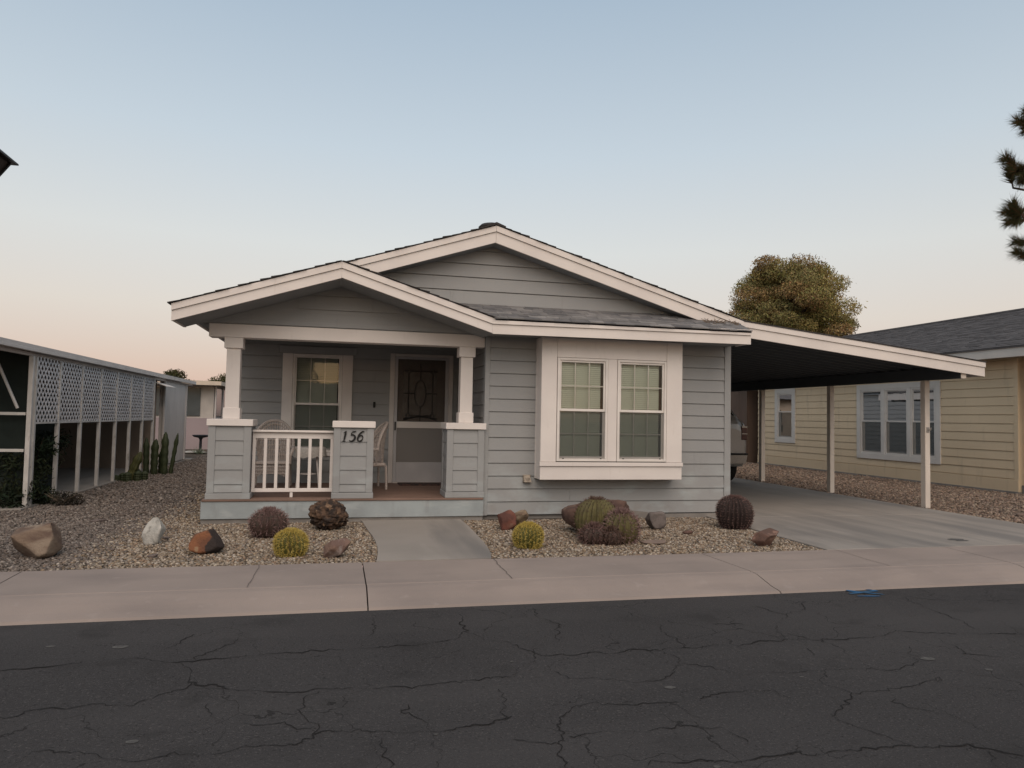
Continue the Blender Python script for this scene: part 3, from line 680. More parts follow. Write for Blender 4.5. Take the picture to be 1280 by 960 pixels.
# house number, brushed italic numerals
def stroke(b, pts, w0, w1, y):
    pts = [Vector((x, 0, z)) for x, z in pts]; n = len(pts); L = []
    for i, p in enumerate(pts):
        t = (pts[min(i+1, n-1)]-pts[max(i-1, 0)]).normalized(); nr = Vector((-t.z, 0, t.x)); u_ = i/(n-1)
        # broad-nib pen: width depends on stroke direction
        wd = 1.2*w0+1.2*(w1-w0)*abs(t.dot(Vector((.35, 0, .94))))
        wd *= min(1, .35+4*u_, .35+4*(1-u_))
        L += [(p.x+nr.x*wd, y, p.z+nr.z*wd), (p.x-nr.x*wd, y, p.z-nr.z*wd)]
    L2 = [(x, y+.012, z) for x, _, z in L]; N_ = len(L)
    b.add(L+L2, [(2*i, 2*i+1, 2*i+3, 2*i+2) for i in range(n-1)]+[(2*i+N_, 2*i+2+N_, 2*i+2, 2*i) for i in range(n-1)]+[(2*i+1, 2*i+3, 2*i+3+N_, 2*i+1+N_) for i in range(n-1)])
def arc(cx, cz, rx, rz, a0, a1, n=18): return [(cx+rx*math.cos(math.radians(a0+(a1-a0)*k/n)), cz+rz*math.sin(math.radians(a0+(a1-a0)*k/n))) for k in range(n+1)]
SH = .22
def ital(pts, ox): return [(ox+x+SH*z, 1.125+z) for x, z in pts]
ny = 10.575-.004
b = MB(); stroke(b, ital([(0, .0), (0, .05), (0, .10), (0, .145)], .075), .005, .011, ny); stroke(b, ital([(-.028, .115), (-.012, .128), (0, .145)], .075), .004, .006, ny-.001); stroke(b, ital([(-.022, .002), (0, 0), (.022, .002)], .075), .005, .005, ny-.0015); b.build('numeral', BLACK, piers[1])
b = MB(); stroke(b, ital(arc(.0, .045, .040, .046, 130, -140), .178), .006, .012, ny); stroke(b, ital([(-.024, .080), (-.020, .11), (-.016, .138)], .178), .005, .007, ny-.001); stroke(b, ital([(-.016, .138), (.01, .134), (.034, .142)], .178), .007, .008, ny-.0015); b.build('numeral', BLACK, piers[1])
b = MB(); stroke(b, ital(arc(0, .042, .034, .042, 0, 360, 26), .292), .006, .011, ny); stroke(b, ital([(-.034, .045), (-.032, .08), (-.016, .115), (.012, .138), (.034, .142)], .292), .006, .010, ny-.001); b.build('numeral', BLACK, piers[1])
for cx in (-1.45, 1.835):
    c_ = part('porch_column', (cx, 10.85, 1.406)); yc = 10.83
    b = MB(); b.box(cx-.111, cx+.111, yc-.111, yc+.111, 1.407, 1.562, .004); b.build('column_base', TRIM, c_, share='b')
    b = MB(); b.hexa([(cx-.092, yc-.092, 1.562), (cx+.092, yc-.092, 1.562), (cx+.092, yc+.092, 1.562), (cx-.092, yc+.092, 1.562), (cx-.090, yc-.090, 2.39), (cx+.090, yc-.090, 2.39), (cx+.090, yc+.090, 2.39), (cx-.090, yc+.090, 2.39)]); b.build('shaft', TRIM, c_, share='s')
    b = MB(); b.box(cx-.122, cx+.122, yc-.122, yc+.122, 2.39, 2.538, .004); b.build('capital', TRIM, c_, share='c')
b = MB(); b.box(-1.775, 2.094, 10.70, 10.96, 2.540, 2.722, .004); b.build('porch_beam', TRIM, house)
# --- railing
rail = part('porch_railing', (-.62, 10.85, .4)); x0, x1 = -1.163, -.064; ry = 10.80
b = MB(); b.box(x0, x1, ry-.07, ry+.07, 1.232, 1.262, .005); b.build('hand_rail', TRIM, rail)
b = MB(); b.box(x0, x1, ry-.022, ry+.022, 1.145, 1.230, .004); b.build('top_rail', TRIM, rail)
b = MB(); b.box(x0, x1, ry-.03, ry+.03, .395, .445, .004); b.build('bottom_rail', TRIM, rail)
for k in range(8):
    x = x0+.022+(x1-x0-.044)*k/7; b = MB(); b.box(x-.021, x+.021, ry-.021, ry+.021, .446, 1.144, .003); b.build('baluster', TRIM, rail, share='b')
b = MB(); b.box(-.645, -.605, ry-.02, ry+.02, DZ, .394, .003); b.build('rail_foot', TRIM, rail)

# --- roofs: fascia boards, soffits, decks, shingle courses
def zline(p, q): return lambda x: p[1]+(q[1]-p[1])*(x-p[0])/(q[0]-p[0])
def fascia(parent, p, q, y, h, seam=None):
    """rake or eave board from p=(x,ztop) to q: lower board and a proud upper trim"""
    (xa, za), (xb, zb) = p, q
    b = MB(); b.prism_y([(xa, za-h), (xb, zb-h), (xb, zb-.088), (xa, za-.088)], y, y+.04); b.build('fascia_board', TRIM, parent)
    b = MB(); b.prism_y([(xa, za-.084), (xb, zb-.084), (xb, zb), (xa, za)], y-.020, y+.04); b.build('fascia_trim', TRIM, parent)
def roof_plane(parent, p, q, y0, y1, material, th=.012, courses=True):
    """p eave (x,z), q ridge (x,z)"""
    (xa, za), (xb, zb) = p, q; L = math.hypot(xb-xa, zb-za); ux, uz = (xb-xa)/L, (zb-za)/L
    nx, nz_ = (-uz, ux) if ux > 0 else (uz, -ux)
    b = MB(); poly = [(xa, za), (xb, zb), (xb+nx*th, zb+nz_*th), (xa+nx*th, za+nz_*th)]
    if ux < 0: poly = poly[::-1]
    b.prism_y(poly, y0+.015, y1); b.build('roof_deck', SHINGLE_D, parent)
    if not courses: return
    e = .143; n = int(L/e)+1
    for k in range(n):
        s0 = k*e-(.02 if k == 0 else .0); s1 = min(L, s0+e+.03)
        if s1-s0 < .05: continue
        A = lambda s, h: (xa+ux*s+nx*h, za+uz*s+nz_*h)
        jt = random.uniform(-.014, .012); hh = .026+random.uniform(-.006, .008)
        poly = [A(s0, th), A(s1, th), A(s1, th+.003), A(s0, hh)]
        if ux < 0: poly = poly[::-1]
        b = MB(); b.prism_y(poly, y0+jt, y1); b.build('shingle_course', material, parent)
def soffit(parent, p, q, y0, y1, t=.012):
    (xa, za), (xb, zb) = p, q
    b = MB(); b.prism_y([(xa, za-t), (xb, zb-t), (xb, zb), (xa, za)], y0, y1); b.build('soffit', SOFFIT, parent)

GY = 10.0
proof = part('porch_roof', (0, GY, 2.66))
EL, PK, ER = (-2.115, 2.868), (-.02, 3.547), (2.062, 2.893)
fascia(proof, EL, (PK[0]-.001, PK[1]), GY, .218); fascia(proof, (PK[0]+.001, PK[1]), ER, GY, .212)
b = MB(); b.box(-2.115, -2.075, GY+.042, 10.75, 2.652, 2.862, .003); b.build('eave_fascia', TRIM, proof)
roof_plane(proof, (EL[0]-.02, EL[1]-.0065), PK, GY-.035, 10.78, SHINGLE_D)
roof_plane(proof, (ER[0]+.05, ER[1]-.016), PK, GY-.035, 10.66, SHINGLE_D)
soffit(proof, (EL[0]+.045, EL[1]-.20), (PK[0], PK[1]-.215), GY+.042, 10.70); soffit(proof, (PK[0], PK[1]-.215), (ER[0], ER[1]-.20), GY+.042, 10.70)
# porch gable siding
gw = part('porch_gable', (0, 10.70, 2.72)); fg = front(10.712)
lz, rz_ = zline((EL[0], EL[1]-.218), (PK[0], PK[1]-.218)), zline((PK[0], PK[1]-.212), (ER[0], ER[1]-.212))
def xl(z): return EL[0]+(z-(EL[1]-.218))*(PK[0]-EL[0])/(PK[1]-EL[1])
def xr(z): return ER[0]-(z-(ER[1]-.212))*(ER[0]-PK[0])/(PK[1]-ER[1])
z = 2.724
while z < 3.31:
    zt = min(z+.187, 3.325); a0, a1, t0, t1 = xl(z), xr(z), xl(zt), xr(zt)
    board_piece(gw, fg, (max(a0, -1.95), min(a1, 2.02), max(t0, -1.95), min(t1, 2.02), z+GAP, zt), SIDING); z += .187
b = MB(); b.prism_y([(-1.9, 2.724), (2.0, 2.724), (2.0, 2.73), (-.02, 3.32), (-1.9, 2.74)], 10.718, 10.75); b.build('wall_core', SIDING, gw)

# pent roof over the front room: shingle by shingle
pent = part('pent_roof', (4, GY, 2.7)); PS = (3.185-2.905)/(10.68-GY)
fascia(pent, (ER[0]+.002, 2.893), (6.10, 2.910), GY, .222)
b = MB(); b.box(6.062, 6.100, GY+.042, 10.40, 2.692, 2.905, .003); b.build('end_fascia', TRIM, pent)
b = MB(); b.box(2.06, 6.06, GY+.042, WY, 2.705, 2.722); b.build('soffit', SOFFIT, pent)
def pz(y): return 2.900+PS*(y-GY)
b = MB(); ya, yb = GY-.02, 10.69
b.hexa([(2.10, ya, pz(ya)-.03), (6.10, ya, pz(ya)-.03), (6.10, yb, pz(yb)-.03), (1.10, yb, pz(yb)-.03), (2.10, ya, pz(ya)), (6.10, ya, pz(ya)), (6.10, yb, pz(yb)), (1.10, yb, pz(yb))]); b.build('roof_deck', SHINGLE_D, pent)
rows = 7; e = (yb-ya)/rows
for k in range(rows):
    y0 = ya-.02+e*k if k == 0 else ya+e*k; y1 = min(ya+e*(k+1)+.05, yb); xlim = 2.09-(2.09-1.10)*k/rows; x = xlim+random.uniform(-.2, 0)
    while x < 6.10:
        wd = random.uniform(.12, .30); x1 = min(x+wd-.004, 6.105); xx = max(x, xlim-.05)
        if x1-xx > .03:
            th = random.uniform(.011, .022); dy = random.uniform(-.012, .012)
            b = MB(); b.hexa([(xx, y0+dy, pz(y0+dy)+.001), (x1, y0+dy, pz(y0+dy)+.001), (x1, y1, pz(y1)+.001), (xx, y1, pz(y1)+.001), (xx, y0+dy, pz(y0+dy)+th), (x1, y0+dy, pz(y0+dy)+th), (x1, y1, pz(y1)+.006), (xx, y1, pz(y1)+.006)])
            b.build('shingle', random.choice((SHINGLE, SHINGLE_B, SHINGLE_B, SHINGLE_C, SHINGLE_E)), pent)
        x += wd
# wind-blown debris caught where the pent roof meets the rake
b = MB()
for k in range(70):
    x = random.uniform(5.5, 6.08); y = random.uniform(10.22, 10.38); z = pz(y)+.02; a = random.uniform(0, 6.28); l = random.uniform(.03, .09)
    b.tube([(x, y, z), (x+l*math.cos(a), y+l*math.sin(a)*.3, z+random.uniform(0, .05))], .004, 3)
tag(b.build('dry_litter', mat('litter', (.16, .12, .09), rough=1), pent), kind='stuff')

# main roof
MY = 10.40
mroof = part('main_roof', (2.2, MY, 3)); MPK = (2.17, 4.310); ML = (-1.98, 4.310-.326*(2.17+1.98)); MR = (6.225, 3.090)
fascia(mroof, ML, (MPK[0]-.002, MPK[1]), MY, .245); fascia(mroof, (MPK[0]+.002, MPK[1]), MR, MY, .250)
roof_plane(mroof, (ML[0]-.03, ML[1]-.01), MPK, MY-.035, 30.6, SHINGLE_D); roof_plane(mroof, (MR[0], MR[1]), MPK, MY-.035, 30.6, SHINGLE_D)
soffit(mroof, (ML[0]+.05, ML[1]-.225), (MPK[0], MPK[1]-.24), MY+.042, 30.5); soffit(mroof, (MPK[0], MPK[1]-.24), (MR[0], MR[1]-.235), MY+.042, 30.5)
b = MB(); b.box(ML[0], ML[0]+.04, MY+.042, 30.5, ML[1]-.24, ML[1]-.004); b.build('eave_fascia', TRIM, mroof)
for s_ in (-1, 1):
    k = 0; y = MY-.03
    while y < 13:
        b = MB(); x1 = 2.17+s_*.14; sl = .326 if s_ < 0 else .3009
        b.hexa([(2.17, y, 4.325), (x1, y, 4.325-.14*sl), (x1, y+.3, 4.318-.14*sl), (2.17, y+.3, 4.318), (2.17, y, 4.362), (x1, y, 4.352-.14*sl), (x1, y+.3, 4.335-.14*sl), (2.17, y+.3, 4.345)] if s_ > 0 else
               [(x1, y, 4.325-.14*sl), (2.17, y, 4.325), (2.17, y+.3, 4.318), (x1, y+.3, 4.318-.14*sl), (x1, y, 4.352-.14*sl), (2.17, y, 4.362), (2.17, y+.3, 4.345), (x1, y+.3, 4.335-.14*sl)])
        b.build('ridge_shingle', SHINGLE_D, mroof, share=f'{s_}'); y += .27
b = MB(); b.lathe([(.16, 0), (.16, .12), (.10, .14), (.10, .20), (.205, .215), (.21, .245), (.17, .285), (.08, .31), (.01, .315)], (2.27, 11.25, 4.26), 20); b.build('roof_vent', mat('vent_black', (.03, .028, .028), rough=.7), mroof, smooth=False)
# main gable siding
mg = part('main_gable', (2.2, 10.68, 3.1)); fm = front(10.69)
def mxl(z): return MPK[0]-(MPK[1]-.245-z)/.326
def mxr(z): return MPK[0]+(MPK[1]-.25-z)/.3009
z = 2.968
while z < 4.04:
    zt = min(z+.2015, 4.06); board_piece(mg, fm, (max(mxl(z), -.6), min(mxr(z), 6.0), max(mxl(zt), -.6), min(mxr(zt), 6.0), z+GAP, zt), SIDING); z += .2015
b = MB(); b.prism_y([(-1.6, 2.80), (6.1, 2.80), (6.1, 2.86), (2.17, 4.06), (-1.6, 2.84)], 10.696, 10.74); b.build('wall_core', SIDING, mg)
b = MB(); b.box(1.55, 1.60, 10.672, 10.70, 3.20, 3.36, .002); b.build('joint_cover', SIDING, mg)
# sides and back of the house
for nm, mp_, a0, a1 in (('side_wall', facing_right(6.118), 10.75, 30.0), ('side_wall', facing_left(-1.72), 13.15, 30.0)):
    sidew = part(nm, (6.1 if mp_(0, 0, 0)[0] > 0 else -1.7, 17, .05)); wall_core(sidew, mp_, a0, a1, .05, 2.86, SIDING); lap_wall(sidew, mp_, a0, a1, .05, 2.86, .1907, SIDING, tagk=f'{a0}')
b = MB(); b.box(-1.70, 6.10, 29.9, 30.02, .05, 2.86); b.prism_y([(-1.7, 2.861), (6.1, 2.861), (2.17, 4.05)], 29.9, 30.02); b.build('back_wall', SIDING, house)

# ================================================================== CARPORT
carport = thing('carport', 'white fronted carport roof on pale posts joined to the grey house', 'carport', (8.4, 14, 0))
CE = (10.855, 2.608)
fascia(carport, (MR[0]+.002, MR[1]), CE, MY, .243)
b = MB(); b.box(CE[0]-.04, CE[0], MY+.042, 22.6, CE[1]-.24, CE[1]-.01); b.build('eave_fascia', TRIM, carport)
zc = zline(MR, CE)
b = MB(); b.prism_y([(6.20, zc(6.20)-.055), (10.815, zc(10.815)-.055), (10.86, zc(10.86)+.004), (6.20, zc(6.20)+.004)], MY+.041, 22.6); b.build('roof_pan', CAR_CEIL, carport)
b = MB(); b.prism_y([(6.21, zc(6.21)+.002), (10.875, zc(10.875)+.002), (10.875, zc(10.875)+.022), (6.21, zc(6.21)+.022)], MY-.03, 22.6); b.build('roof_edge', SHINGLE_D, carport)
k = 0; y = MY+.25
while y < 22.5:
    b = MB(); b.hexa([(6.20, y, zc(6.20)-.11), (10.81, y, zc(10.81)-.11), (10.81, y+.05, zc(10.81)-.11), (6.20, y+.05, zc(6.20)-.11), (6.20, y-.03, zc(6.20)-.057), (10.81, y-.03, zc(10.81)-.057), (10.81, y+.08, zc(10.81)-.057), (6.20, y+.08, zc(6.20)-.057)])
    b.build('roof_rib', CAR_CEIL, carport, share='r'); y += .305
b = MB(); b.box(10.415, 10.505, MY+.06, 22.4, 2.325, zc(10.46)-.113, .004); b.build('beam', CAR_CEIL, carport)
b = MB(); b.box(10.408, 10.512, MY+.044, MY+.058, 2.322, 2.50, .003); b.build('beam_cap', WOODPOST, carport)
for y in (11.31, 13.96, 16.62, 19.3):
    b = MB(); b.box(10.405, 10.512, y-.065, y+.05, .0, 2.325, .006); b.build('post', WOODPOST, carport, share='p')
b = MB(); b.tube([(10.46, 11.24, 1.42), (10.47, 11.19, 1.42), (10.475, 11.18, 1.46)], .012, 6); b.box(10.43, 10.49, 11.235, 11.25, 1.37, 1.47, .003); b.build('hook', mat('dull_steel', (.40, .38, .36), rough=.4, metal=.6), carport)

# ================================================================== TAN HOUSE (right)
nb = thing('house', 'tan lap sided house with slate grey roof beyond the carport posts', 'house', (17, 18, 0))
NX = 14.9; fn = facing_left(NX)
nw = empty('side_wall', (NX, 18, 0), nb)
H3 = (15.66, 18.58, .56, 2.62); H1 = (21.72, 22.76, .87, 2.64)
wall_core(nw, fn, 13.40, 23.9, .0, 3.10, NB_SIDING, [H3, H1])
z = .32; 
lap_wall(nw, fn, 13.50, 23.9, .32, 3.08, .208, NB_SIDING, [H3, H1], lip=.022, tagk='n')
b = MB(); b.box(13.40, 23.9, -.035, 0, .02, .315, .005, fn); b.build('skirting', NB_SIDING, nw)
b = MB(); b.box(13.39, 13.50, -.030, .02, .06, 3.08, .004, fn); b.build('corner_trim', NB_SIDING, nw)
b = MB(); b.box(13.38, 23.9, -.05, .03, -.05, .05, .0, fn); b.build('footing', CONC_FOUND, nw)
def cased(name, loc, a0, a1, z0, z1, cw, units, zm, zlow, blind):
    wn = empty(name, loc, nb)
    for nm, x0, x1, za, zb in (('casing', a0, a0+cw, z0, z1), ('casing', a1-cw, a1, z0, z1), ('casing', a0+cw+.001, a1-cw-.001, z1-cw, z1), ('casing', a0+cw+.001, a1-cw-.001, z0, z0+cw)):
        b = MB(); b.box(x0, x1, -.045, .01, za, zb, .004, fn); b.build(nm, NB_TRIM, wn)
    for i, (u0, u1) in enumerate(units):
        double_hung(wn, fn, u0, u1, z0+cw, z1-cw, zm, NB_TRIM, d=-.035, cols=3, rows=2, blind=blind, fw=.045, lower_grid=False, blind_d=.05)
        if i+1 < len(units):
            b = MB(); b.box(u1+.002, units[i+1][0]-.002, -.044, .01, z0+cw+.001, z1-cw-.001, .003, fn); b.build('mullion', NB_TRIM, wn)
    room_recess(wn, fn, a0+.05, a1-.05, z0+.05, z1-.05)
NBLIND = mat('blind_green_grey', (.48, .54, .46), rough=.7)
cased('triple_window', (NX, 17.1, .5), 15.57, 18.65, .52, 2.65, .15, ((15.73, 16.56), (16.67, 17.52), (17.63, 18.49)), 1.60, .5, NBLIND)
cased('window', (NX, 22.2, .8), 21.65, 22.82, .82, 2.67, .15, ((21.81, 22.66),), 1.88, .8, NBLIND)
# eave, soffit, roof with course lines
b = MB(); b.box(14.40, 14.44, 11.9, 24.4, 3.05, 3.29, .004); b.build('eave_fascia', NB_TRIM, nb)
b = MB(); b.box(14.44, 15.0, 12.0, 24.3, 3.085, 3.10); b.build('soffit', NB_TRIM, nb)
nr = empty('roof', (17, 18, 3.1), nb); rp = ((14.37, 3.285), (18.9, 4.845))
(xa, za), (xb, zb) = rp; L = math.hypot(xb-xa, zb-za); ux, uz = (xb-xa)/L, (zb-za)/L
b = MB(); b.prism_y([(xa, za-.03), (xb, zb-.03), (xb, zb), (xa, za)], 11.85, 24.45); b.build('roof_deck', NB_SHINGLE, nr)
n = int(L/.145)
tabs = MB(); tabs2 = MB()
for k in range(n):
    s0 = k*.145; s1 = s0+.165; y = 11.84+random.uniform(-.3, 0)
    while y < 24.45:
        wd = random.uniform(.18, .42); ya, yb_ = max(y, 11.84), min(y+wd-.006, 24.46); th = random.uniform(.010, .020); ds = random.uniform(-.008, .008)
        if yb_-ya > .03:
            A = lambda s, h: (xa+ux*s-uz*h, za+uz*s+ux*h)
            p0, p1, p2, p3 = A(s0+ds, .001), A(s1, .001), A(s1, .004), A(s0+ds, th)
            (tabs if random.random() < .62 else tabs2).add([(p0[0], ya, p0[1]), (p3[0], ya, p3[1]), (p2[0], ya, p2[1]), (p0[0], yb_, p0[1]), (p3[0], yb_, p3[1]), (p2[0], yb_, p2[1])], [(0, 3, 4, 1), (1, 4, 5, 2), (0, 1, 2), (3, 5, 4)])
        y += wd
tag(tabs.build('shingles', NB_SHINGLE, nr), kind='stuff')
tag(tabs2.build('shingles', mat('shingle_slate_pale', (.11, .107, .11), (.08, .078, .082), .95, 7, bump=.8, bscale=90), nr), kind='stuff')
b = MB(); b.prism_y([(xb, zb-.03), (xb+4.5, za-.03), (xb+4.5, za), (xb, zb)], 11.85, 24.45); b.build('roof_deck', NB_SHINGLE, nr)
b = MB(); b.tube([(xb, 11.84, zb+.01), (xb, 24.46, zb+.01)], .05, 6); b.build('ridge_cap', NB_SHINGLE, nr)
# front of the tan house: recessed porch with post
b = MB(); b.box(15.02, 23.2, 13.40, 13.52, .0, 3.08); b.build('front_wall', NB_SIDING, nb)
SHED_BROWN = mat('door_stain', (.12, .07, .045))
NB_GOLD = mat('ochre_paint', (.48, .32, .15), (.42, .28, .13), .6, 2)
b = MB(); b.box(14.93, 15.15, 12.95, 13.17, .02, 3.08, .006); b.build('porch_post', NB_GOLD, nb)
b = MB(); b.box(14.96, 23.0, 12.97, 13.10, 1.18, 1.27, .004); b.box(14.96, 23.0, 12.97, 13.10, .45, .53, .004); b.build('porch_rail', NB_TRIM, nb)
b = MB(); b.box(14.95, 23.0, 12.85, 13.40, -.02, .20, .01); b.build('porch_step', CONC_FOUND, nb)
b = MB(); b.prism_y([(14.42, 3.05), (23.4, 3.05), (23.4, 3.25), (18.9, 4.80), (14.42, 3.25)], 11.95, 11.99); b.build('gable_fascia', NB_TRIM, nb)
b = MB(); b.prism_y([(14.95, 3.09), (23.0, 3.09), (18.9, 4.72)], 13.40, 13.5); b.prism_y([(14.95, 3.09), (23.0, 3.09), (18.9, 4.72)], 23.9, 24.0); b.box(23.1, 23.2, 13.53, 24.0, .0, 3.08); b.box(15.03, 23.09, 23.9, 24.0, 0, 3.08); b.build('gable_wall', NB_SIDING, nb)

# unseen house across the street, added with a tree for porch window reflections
ac = thing('house', 'unseen low beige house across the street added for porch window reflections', 'house', (-3, -18, 0))
b = MB(); b.box(-14, 9, -23, -15, -.16, 2.6); b.build('wall', mat('beige_stucco', (.38, .32, .26), rough=.85), ac)
b = MB(); b.hexa([(-14.5, -23.5, 2.58), (9.5, -23.5, 2.58), (9.5, -14.5, 2.58), (-14.5, -14.5, 2.58), (-14.5, -19.1, 3.35), (9.5, -19.1, 3.35), (9.5, -18.9, 3.35), (-14.5, -18.9, 3.35)]); b.build('roof', NB_SHINGLE, ac)
for x in (-10.5, -5.5, 2.0, 5.5):
    b = MB(); b.box(x, x+1.4, -14.99, -14.94, 1.0, 2.2, .004); wn = b.build('window', DARK_ROOM, ac)
    b = MB(); b.box(x-.1, x+1.5, -14.985, -14.92, .88, .98, .004); b.build('sill', NB_TRIM, wn)
b = MB(); b.box(-1.6, -.7, -14.99, -14.93, 0, 2.1, .004); b.build('door', SHED_BROWN, ac)

# unseen house behind, added to fill the tan house's window reflections
rh = thing('house', 'unseen beige house added behind for reflections in the tan house windows', 'house', (6, 40, 0))
b = MB(); b.box(-1, 13, 36, 45, 0, 2.8); b.build('wall', MATS['beige_stucco'], rh)
b = MB(); b.hexa([(-1.5, 35.5, 2.801), (13.5, 35.5, 2.801), (13.5, 45.5, 2.801), (-1.5, 45.5, 2.801), (-1.5, 40.4, 4.5), (13.5, 40.4, 4.5), (13.5, 40.6, 4.5), (-1.5, 40.6, 4.5)]); b.build('roof', NB_SHINGLE, rh)
for x in (2.0, 6.0, 10.0):
    b = MB(); b.box(x, x+1.3, 35.95, 35.99, 1.0, 2.2, .004); b.build('window', DARK_ROOM, rh)

# brown shed behind the tan house
SHED = mat('brown_panel', (.125, .085, .065), (.095, .065, .05), .7, 2, (1, 1, .3), bump=.2, bscale=20, bstretch=(6, 6, .4))
shed = thing('storage_shed', 'dark brown panelled shed behind the rear carport post', 'shed', (16, 27, 0))
b = MB(); b.box(14.82, 17.6, 24.5, 29.5, .0, 3.25); b.build('shed_body', SHED, shed)
for k in range(9):
    y = 24.5+.56*k; b = MB(); b.box(14.79, 14.815, y, y+.54, .05, 3.2, .004); b.build('wall_panel', SHED, shed, share='p')
b = MB(); b.hexa([(14.6, 24.5, 3.26), (17.8, 24.5, 3.26), (17.8, 29.7, 3.26), (14.6, 29.7, 3.26), (14.6, 24.5, 3.32), (17.8, 24.5, 3.55), (17.8, 29.7, 3.55), (14.6, 29.7, 3.32)]); b.build('shed_roof', NB_SHINGLE, shed)

# ================================================================== SUV in the carport
PAINT = mat('silver_paint', (.40, .395, .39), (.37, .365, .36), .30, 2, metal=.35, spec=.5)
TYRE = mat('tyre_rubber', (.012, .012, .012), rough=.9); RED = mat('tail_lens', (.075, .020, .018), rough=.15, spec=.6); TINT = mat('tinted_glass', (.006, .007, .008), rough=.05, spec=.6); CHROME = mat('bumper_chrome', (.34, .34, .33), rough=.25, metal=.8)
suv = thing('parked_suv', 'silver sport utility vehicle parked nose in under the carport', 'car', (8.72, 18.3, 0))
cx, y0 = 8.72, 16.02
secs = []   # (y, half width, list of (w fraction, z))
def ring(y, hw, zb, zs, zt, hwt):
    """cross section: sill zb, shoulder zs, roof zt"""
    P = [(hw*.90, zb), (hw*.985, zb+.10), (hw, (zb+zs)/2), (hw*.985, zs-.05), (hw*.955, zs), (hwt*1.03, zs+(zt-zs)*.55), (hwt*.98, zt-.07), (hwt*.85, zt-.015), (hwt*.4, zt+.01)]
    return [(cx+x, y, z) for x, z in P]+[(cx-x, y, z) for x, z in P[::-1]]
spec_ = [(0, .88, .50, 1.30, 1.34, .80), (.02, .94, .45, 1.42, 1.46, .84), (.06, .955, .42, 1.43, 1.55, .84), (.30, .965, .40, 1.43, 1.84, .75), (.60, .97, .40, 1.42, 1.88, .76), (1.8, .97, .38, 1.40, 1.90, .77), (2.9, .97, .38, 1.36, 1.86, .76), (3.55, .96, .38, 1.28, 1.34, .86), (4.5, .93, .40, 1.18, 1.24, .82), (4.75, .86, .45, .95, 1.05, .74)]
R_ = [ring(y0+s_[0], s_[1], s_[2], s_[3], s_[4], s_[5]) for s_ in spec_]; n = len(R_[0])
b = MB(); b.add([p for r_ in R_ for p in r_], [(i*n+k, (i+1)*n+k, (i+1)*n+(k+1) % n, i*n+(k+1) % n) for i in range(len(R_)-1) for k in range(n)]+[tuple(range(n)), tuple((len(R_)-1)*n+k for k in range(n-1, -1, -1))])
body = b.build('body', PAINT, suv, smooth=False)
b = MB(); b.hexa([(cx-.86, y0-.12, .50), (cx+.86, y0-.12, .50), (cx+.97, y0+.30, .50), (cx-.97, y0+.30, .50), (cx-.90, y0-.12, .70), (cx+.90, y0-.12, .70), (cx+.985, y0+.30, .70), (cx-.985, y0+.30, .70)]); b.build('rear_bumper', CHROME, suv)
b = MB(); b.box(cx-.96, cx+.96, y0-.06, y0+.2, .703, .745, .01); b.build('bumper_step', BLACK, suv)
b = MB(); b.hexa([(cx-.74, y0+.035, 1.47), (cx+.74, y0+.035, 1.47), (cx+.74, y0+.06, 1.47), (cx-.74, y0+.06, 1.47), (cx-.64, y0+.255, 1.80), (cx+.64, y0+.255, 1.80), (cx+.64, y0+.28, 1.80), (cx-.64, y0+.28, 1.80)]); b.build('rear_window', TINT, suv)
for s_ in (-1, 1):
    b = MB(); b.box(cx+s_*.80, cx+s_*.968, y0-.012, y0+.10, 1.06, 1.40, .015); tl = b.build('tail_light', RED, suv)
    b = MB(); b.box(cx+s_*.81, cx+s_*.96, y0-.018, y0+.02, 1.36, 1.40, .004); b.box(cx+s_*.81, cx+s_*.96, y0-.018, y0+.02, 1.20, 1.23, .004); b.build('reverse_lens', CHROME, tl)
    b = MB()
    for (ya, yb_) in ((.45, 1.3), (1.36, 2.2), (2.26, 3.0)):
        b.hexa([(cx+s_*.925, y0+ya, 1.45), (cx+s_*.925, y0+yb_, 1.45), (cx+s_*.95, y0+yb_, 1.45), (cx+s_*.95, y0+ya, 1.45), (cx+s_*.775, y0+ya+.05, 1.78), (cx+s_*.775, y0+yb_-.05, 1.78), (cx+s_*.80, y0+yb_-.05, 1.78), (cx+s_*.80, y0+ya+.05, 1.78)])
    b.build('side_window', TINT, suv)
    b = MB(); b.box(cx+s_*.98, cx+s_*1.17, y0+2.95, y0+3.05, 1.42, 1.58, .02); b.build('wing_mirror', PAINT, suv)
    for yy in (.80, 3.75):
        b = MB(); c_ = (cx+s_*.84, y0+yy, .38)
        prof_ = [(.22, -.12), (.34, -.12), (.375, -.09), (.38, 0), (.375, .09), (.34, .12), (.22, .12)]; o_ = len(b.v); q = 24
        for r_, d_ in prof_:
            for k in range(q): a = 2*math.pi*k/q; b.v.append((c_[0]+d_, c_[1]+r_*math.cos(a), c_[2]+r_*math.sin(a)))
        for i in range(len(prof_)-1):
            for k in range(q): b.f.append((i*q+k, i*q+(k+1) % q, (i+1)*q+(k+1) % q, (i+1)*q+k))
        b.f += [tuple(range(q)), tuple((len(prof_)-1)*q+k for k in range(q))]
        wh = b.build('wheel', TYRE, suv)
        b = MB(); b.tube([(c_[0]+s_*.10, c_[1], c_[2]), (c_[0]+s_*.125, c_[1], c_[2])], .20, 16); b.build('rim', CHROME, wh)
b = MB(); b.box(cx-.26, cx+.26, y0-.03, y0-.005, .98, 1.12, .01); b.build('plate_recess', BLACK, suv)

